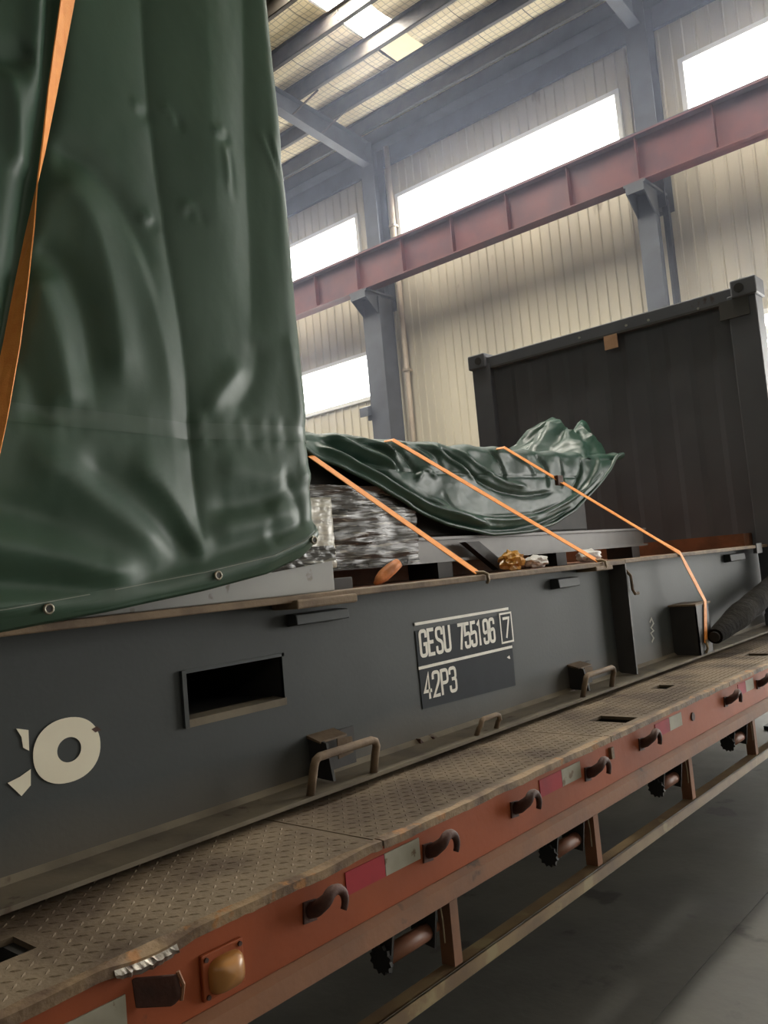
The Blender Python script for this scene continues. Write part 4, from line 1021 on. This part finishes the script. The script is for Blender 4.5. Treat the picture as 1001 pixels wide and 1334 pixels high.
# bits lying between the rail and the frame
def lump(name, c, r, m, label, cat, seed, sub=3, amp=.35):
    bm = bmesh.new(); bmesh.ops.create_icosphere(bm, subdivisions=sub, radius=1)
    for v in bm.verts:
        n = 1 + amp * mnoise.fractal(v.co * 2.2 + Vector((seed, 0, 0)), .8, 2.0, 3)
        v.co = Vector((v.co.x * r[0] * n, v.co.y * r[1] * n, max(-1.0, v.co.z * n) * r[2]))
    me = bpy.data.meshes.new(name); bm.to_mesh(me); bm.free(); me.materials.append(m)
    o = bpy.data.objects.new(name, me); COL.objects.link(o); o.location = c
    return tag(o, label, cat)
zf = ZT - .004
for (px, py, rx_, rz_, sd, wh) in ((698, 731, .085, .035, 1.0, 'beside the amber wrap'), (768, 725, .10, .038, 5.0, 'beside the second strap')):
    p = onY(px, py, 2.35); lump('bright_gap_fill', (p[0], 2.35, zf + rz_), (rx_, .06, rz_), M_gapfill, 'crumpled white stand-in for a bright gap above the rusty floor %s' % wh, 'plastic', sd)  # white lumps stand in for bright gaps to the lit floor
p = onY(668, 733, 2.38); lump('amber_wrap', (p[0], 2.38, zf + .05), (.085, .05, .05), M_gold, 'shiny amber crumpled wrap under the machine frame', 'wrap', 9.0, 3, .5)
p = onY(496, 756, 2.2)
tube_o = obj('orange_sleeve', MB().tube([(p[0] - .01, 2.22, zf + .010), (p[0] + .02, 2.225, zf + .022), (p[0] + .05, 2.225, zf + .038), (p[0] + .09, 2.22, zf + .060), (p[0] + .13, 2.21, zf + .083)], [.008, .020, .026, .026, .021], 14), M_orag, None, smooth=True)
tag(tube_o, 'worn orange sleeve lying between the rail and the film wrapped bed', 'sleeve')
pk_ = tag(obj('timber_block', MB().box(2.02, 2.27, 2.14, 2.24, zf - .002, -.004), M_black, bevel=.004), 'dark timber block on the floor beside the grey skid end', 'block')

# ================================================================== STRAPS
def unit(v): v = np.array(v, float); return v / np.linalg.norm(v)
def strap(name, path, w, label, normals=None, th=.003):
    P_ = [np.array(p, float) for p in path]; wid = []; nor = []
    for i in range(len(P_)):
        d = unit(P_[min(i + 1, len(P_) - 1)] - P_[max(i - 1, 0)])
        n = np.array(normals[i] if normals else (0, -.75, .65)); a = unit(np.cross(d, n)); wid.append(a); nor.append(unit(np.cross(a, d)))
    t = thing(name, label, 'strap', tuple(P_[0]), 'orange lashing straps')
    obj('webbing', MB().strip(P_, wid, nor, w, th), M_strap, t)
    return t
def lerp(a, b, n): a = np.array(a, float); b = np.array(b, float); return [a + (b - a) * k / n for k in range(n + 1)]
SW = .040
def shook(t, p):      # flat claw hook over the rail
    x, yv, z = p
    obj('claw_hook', MB().tube([(x - .004, YO + .035, ZT + .010), (x + .006, YO + .004, ZT + .010), (x + .012, YO - .010, ZT + .002), (x + .014, YO - .012, ZT - .022), (x + .012, YO - .004, ZT - .034)], [.009, .008, .007, .007, .006], 8), M_zinc, t, smooth=True)
def low_strap(tpx_, bpx_, label, extra_top):
    T = onY(*tpx_, YC - .05); Bp = onY(*bpx_, YO + .03); Bp[2] = ZT + .012
    pts = [(T[0] - .12, 3.7, T[2] - .006), (T[0] - .02, YC + .25, T[2] - .004), (T[0] - .004, YC + .05, T[2] - .002)] if extra_top else []
    norm = [(0, 0, 1), (0, -.1, 1), (0, -.5, .8)] if extra_top else []
    ln = lerp(T, Bp, 10); pts += ln; norm += [(0, -.75, .65)] * len(ln)
    t = strap('lashing_strap', pts, SW, label, norm); shook(t, (Bp[0], YO, ZT)); return t
low_strap((405, 594), (622, 748), 'orange lashing strap over the film wrapped end of the machine bed', True)
low_strap((512, 573), (778, 735), 'orange lashing strap across the middle of the low tarpaulin', True)
# third strap runs over the rail to the stake pocket
T = onY(657, 583, YC - .05); R1 = onY(886, 719, YO - .004); R1[2] = ZT + .004; K = onY(919, 783, 1.838); K2 = onY(920, 838, 1.838)
pts = [(T[0] - .12, 3.7, T[2] - .006), (T[0] - .02, YC + .25, T[2] - .004), (T[0] - .004, YC + .05, T[2] - .002)] + lerp(T, R1, 8) + lerp(R1, K, 4)[1:] + lerp(K, K2, 3)[1:]
nr_ = [(0, 0, 1), (0, -.1, 1), (0, -.5, .8)] + [(0, -.75, .65)] * 8 + [(0, -.9, .4)] + [(0, -1, .1)] * 7
t3 = strap('lashing_strap', pts, SW, 'orange lashing strap running over the rail down to the stake pocket', nr_)
p = T + (R1 - T) * .30
bk = obj('buckle', MB().box(p[0] - .03, p[0] + .03, p[1] - .012, p[1] + .012, p[2] - .028, p[2] + .028), M_hook, t3, bevel=.004)
obj('pocket_hook', MB().tube([(K2[0], 1.836, K2[2] + .02), (K2[0] + .005, 1.832, K2[2] - .03), (K2[0] - .01, 1.84, K2[2] - .055)], .008, 8), M_zinc, t3, smooth=True)
# strap over the tall tarpaulin, twisted half a turn
pp = [(115, -150), (98, -60), (88, 0), (78, 60), (67, 125), (57, 190), (48, 240), (39, 300), (28, 370), (15, 450), (-3, 540), (-25, 640), (-45, 730)]
yy_ = np.interp([p[1] for p in pp], [-150, 0, 240, 560, 730], [1.80, 1.795, 1.785, 1.80, 1.85])
ang = np.interp([p[1] for p in pp], [-150, 0, 120, 240, 330, 560, 730], [40, 50, 66, 90, 118, 150, 160])
C3 = [onY(p[0], p[1], v) for p, v in zip(pp, yy_)]
C3 = [np.array([C3[0][0] + .06, 2.2, ZTOP + .03]), np.array([C3[0][0] + .03, 1.83, ZTOP + .02])] + C3 + [np.array([C3[-1][0] - .02, 1.888, ZT - .02])]
ang = [40, 40] + list(ang) + [165]
wid = []; nor = []
for i in range(len(C3)):
    d = unit(C3[min(i + 1, len(C3) - 1)] - C3[max(i - 1, 0)]); v = unit(C3[i]); a = unit(np.cross(d, v)); v2 = unit(np.cross(a, d)); th = math.radians(ang[i])
    wv = math.cos(th) * a + math.sin(th) * v2; wid.append(wv); nor.append(unit(np.cross(wv, d)))
sd = thing('lashing_strap', 'twisted orange lashing strap pulled down over the tall tarpaulin', 'strap', tuple(C3[-1]), 'orange lashing straps')
obj('webbing', MB().strip(C3, wid, nor, .048, .003), M_strap, sd)
obj('claw_hook', MB().box(C3[-1][0] - .03, C3[-1][0] + .03, YO - .016, YO - .002, ZT - .07, ZT + .01), M_zinc, sd, bevel=.003)

# rolled rubber mat leaning at the far end
a = onY(932, 829, 1.80); b = onY(1022, 752, 1.80)
path = [np.array(a) + (np.array(b) - np.array(a)) * k / 12 for k in range(13)]
ro = thing('rubber_roll', 'dark rolled rubber mat lying beside the stake pocket', 'roll', tuple(a))
sp = []
rad = [(.045 + .030 * min(1, k / 3)) + .008 * mnoise.noise((k * .9, 0, 0)) for k in range(13)]
obj('outer_roll', MB().tube(path, rad, 20), M_rubber, ro, smooth=False)
obj('inner_roll', MB().tube([path[0] - (path[1] - path[0]) * .12, path[0] + (path[1] - path[0]) * .2], .030, 14), M_black, ro)

# thin welding smoke hanging in front of the far wall
hz_m = bpy.data.materials.new('haze'); hz_m.use_nodes = True; nt = hz_m.node_tree; nt.nodes.clear()
vs_ = _n(nt, 'ShaderNodeVolumeScatter'); vs_.inputs['Color'].default_value = (0.68, 0.76, 1.0, 1); vs_.inputs['Density'].default_value = 0.020; vs_.inputs['Anisotropy'].default_value = 0.55
ou = _n(nt, 'ShaderNodeOutputMaterial'); nt.links.new(vs_.outputs[0], ou.inputs['Volume'])
hz_o = obj('smoke_haze', MB().box(8.6, 13.0, -4, 20, 0.0, 8.3), hz_m)
tag(hz_o, 'thin bluish smoke haze drifting in front of the ribbed wall', 'haze', kind='stuff')
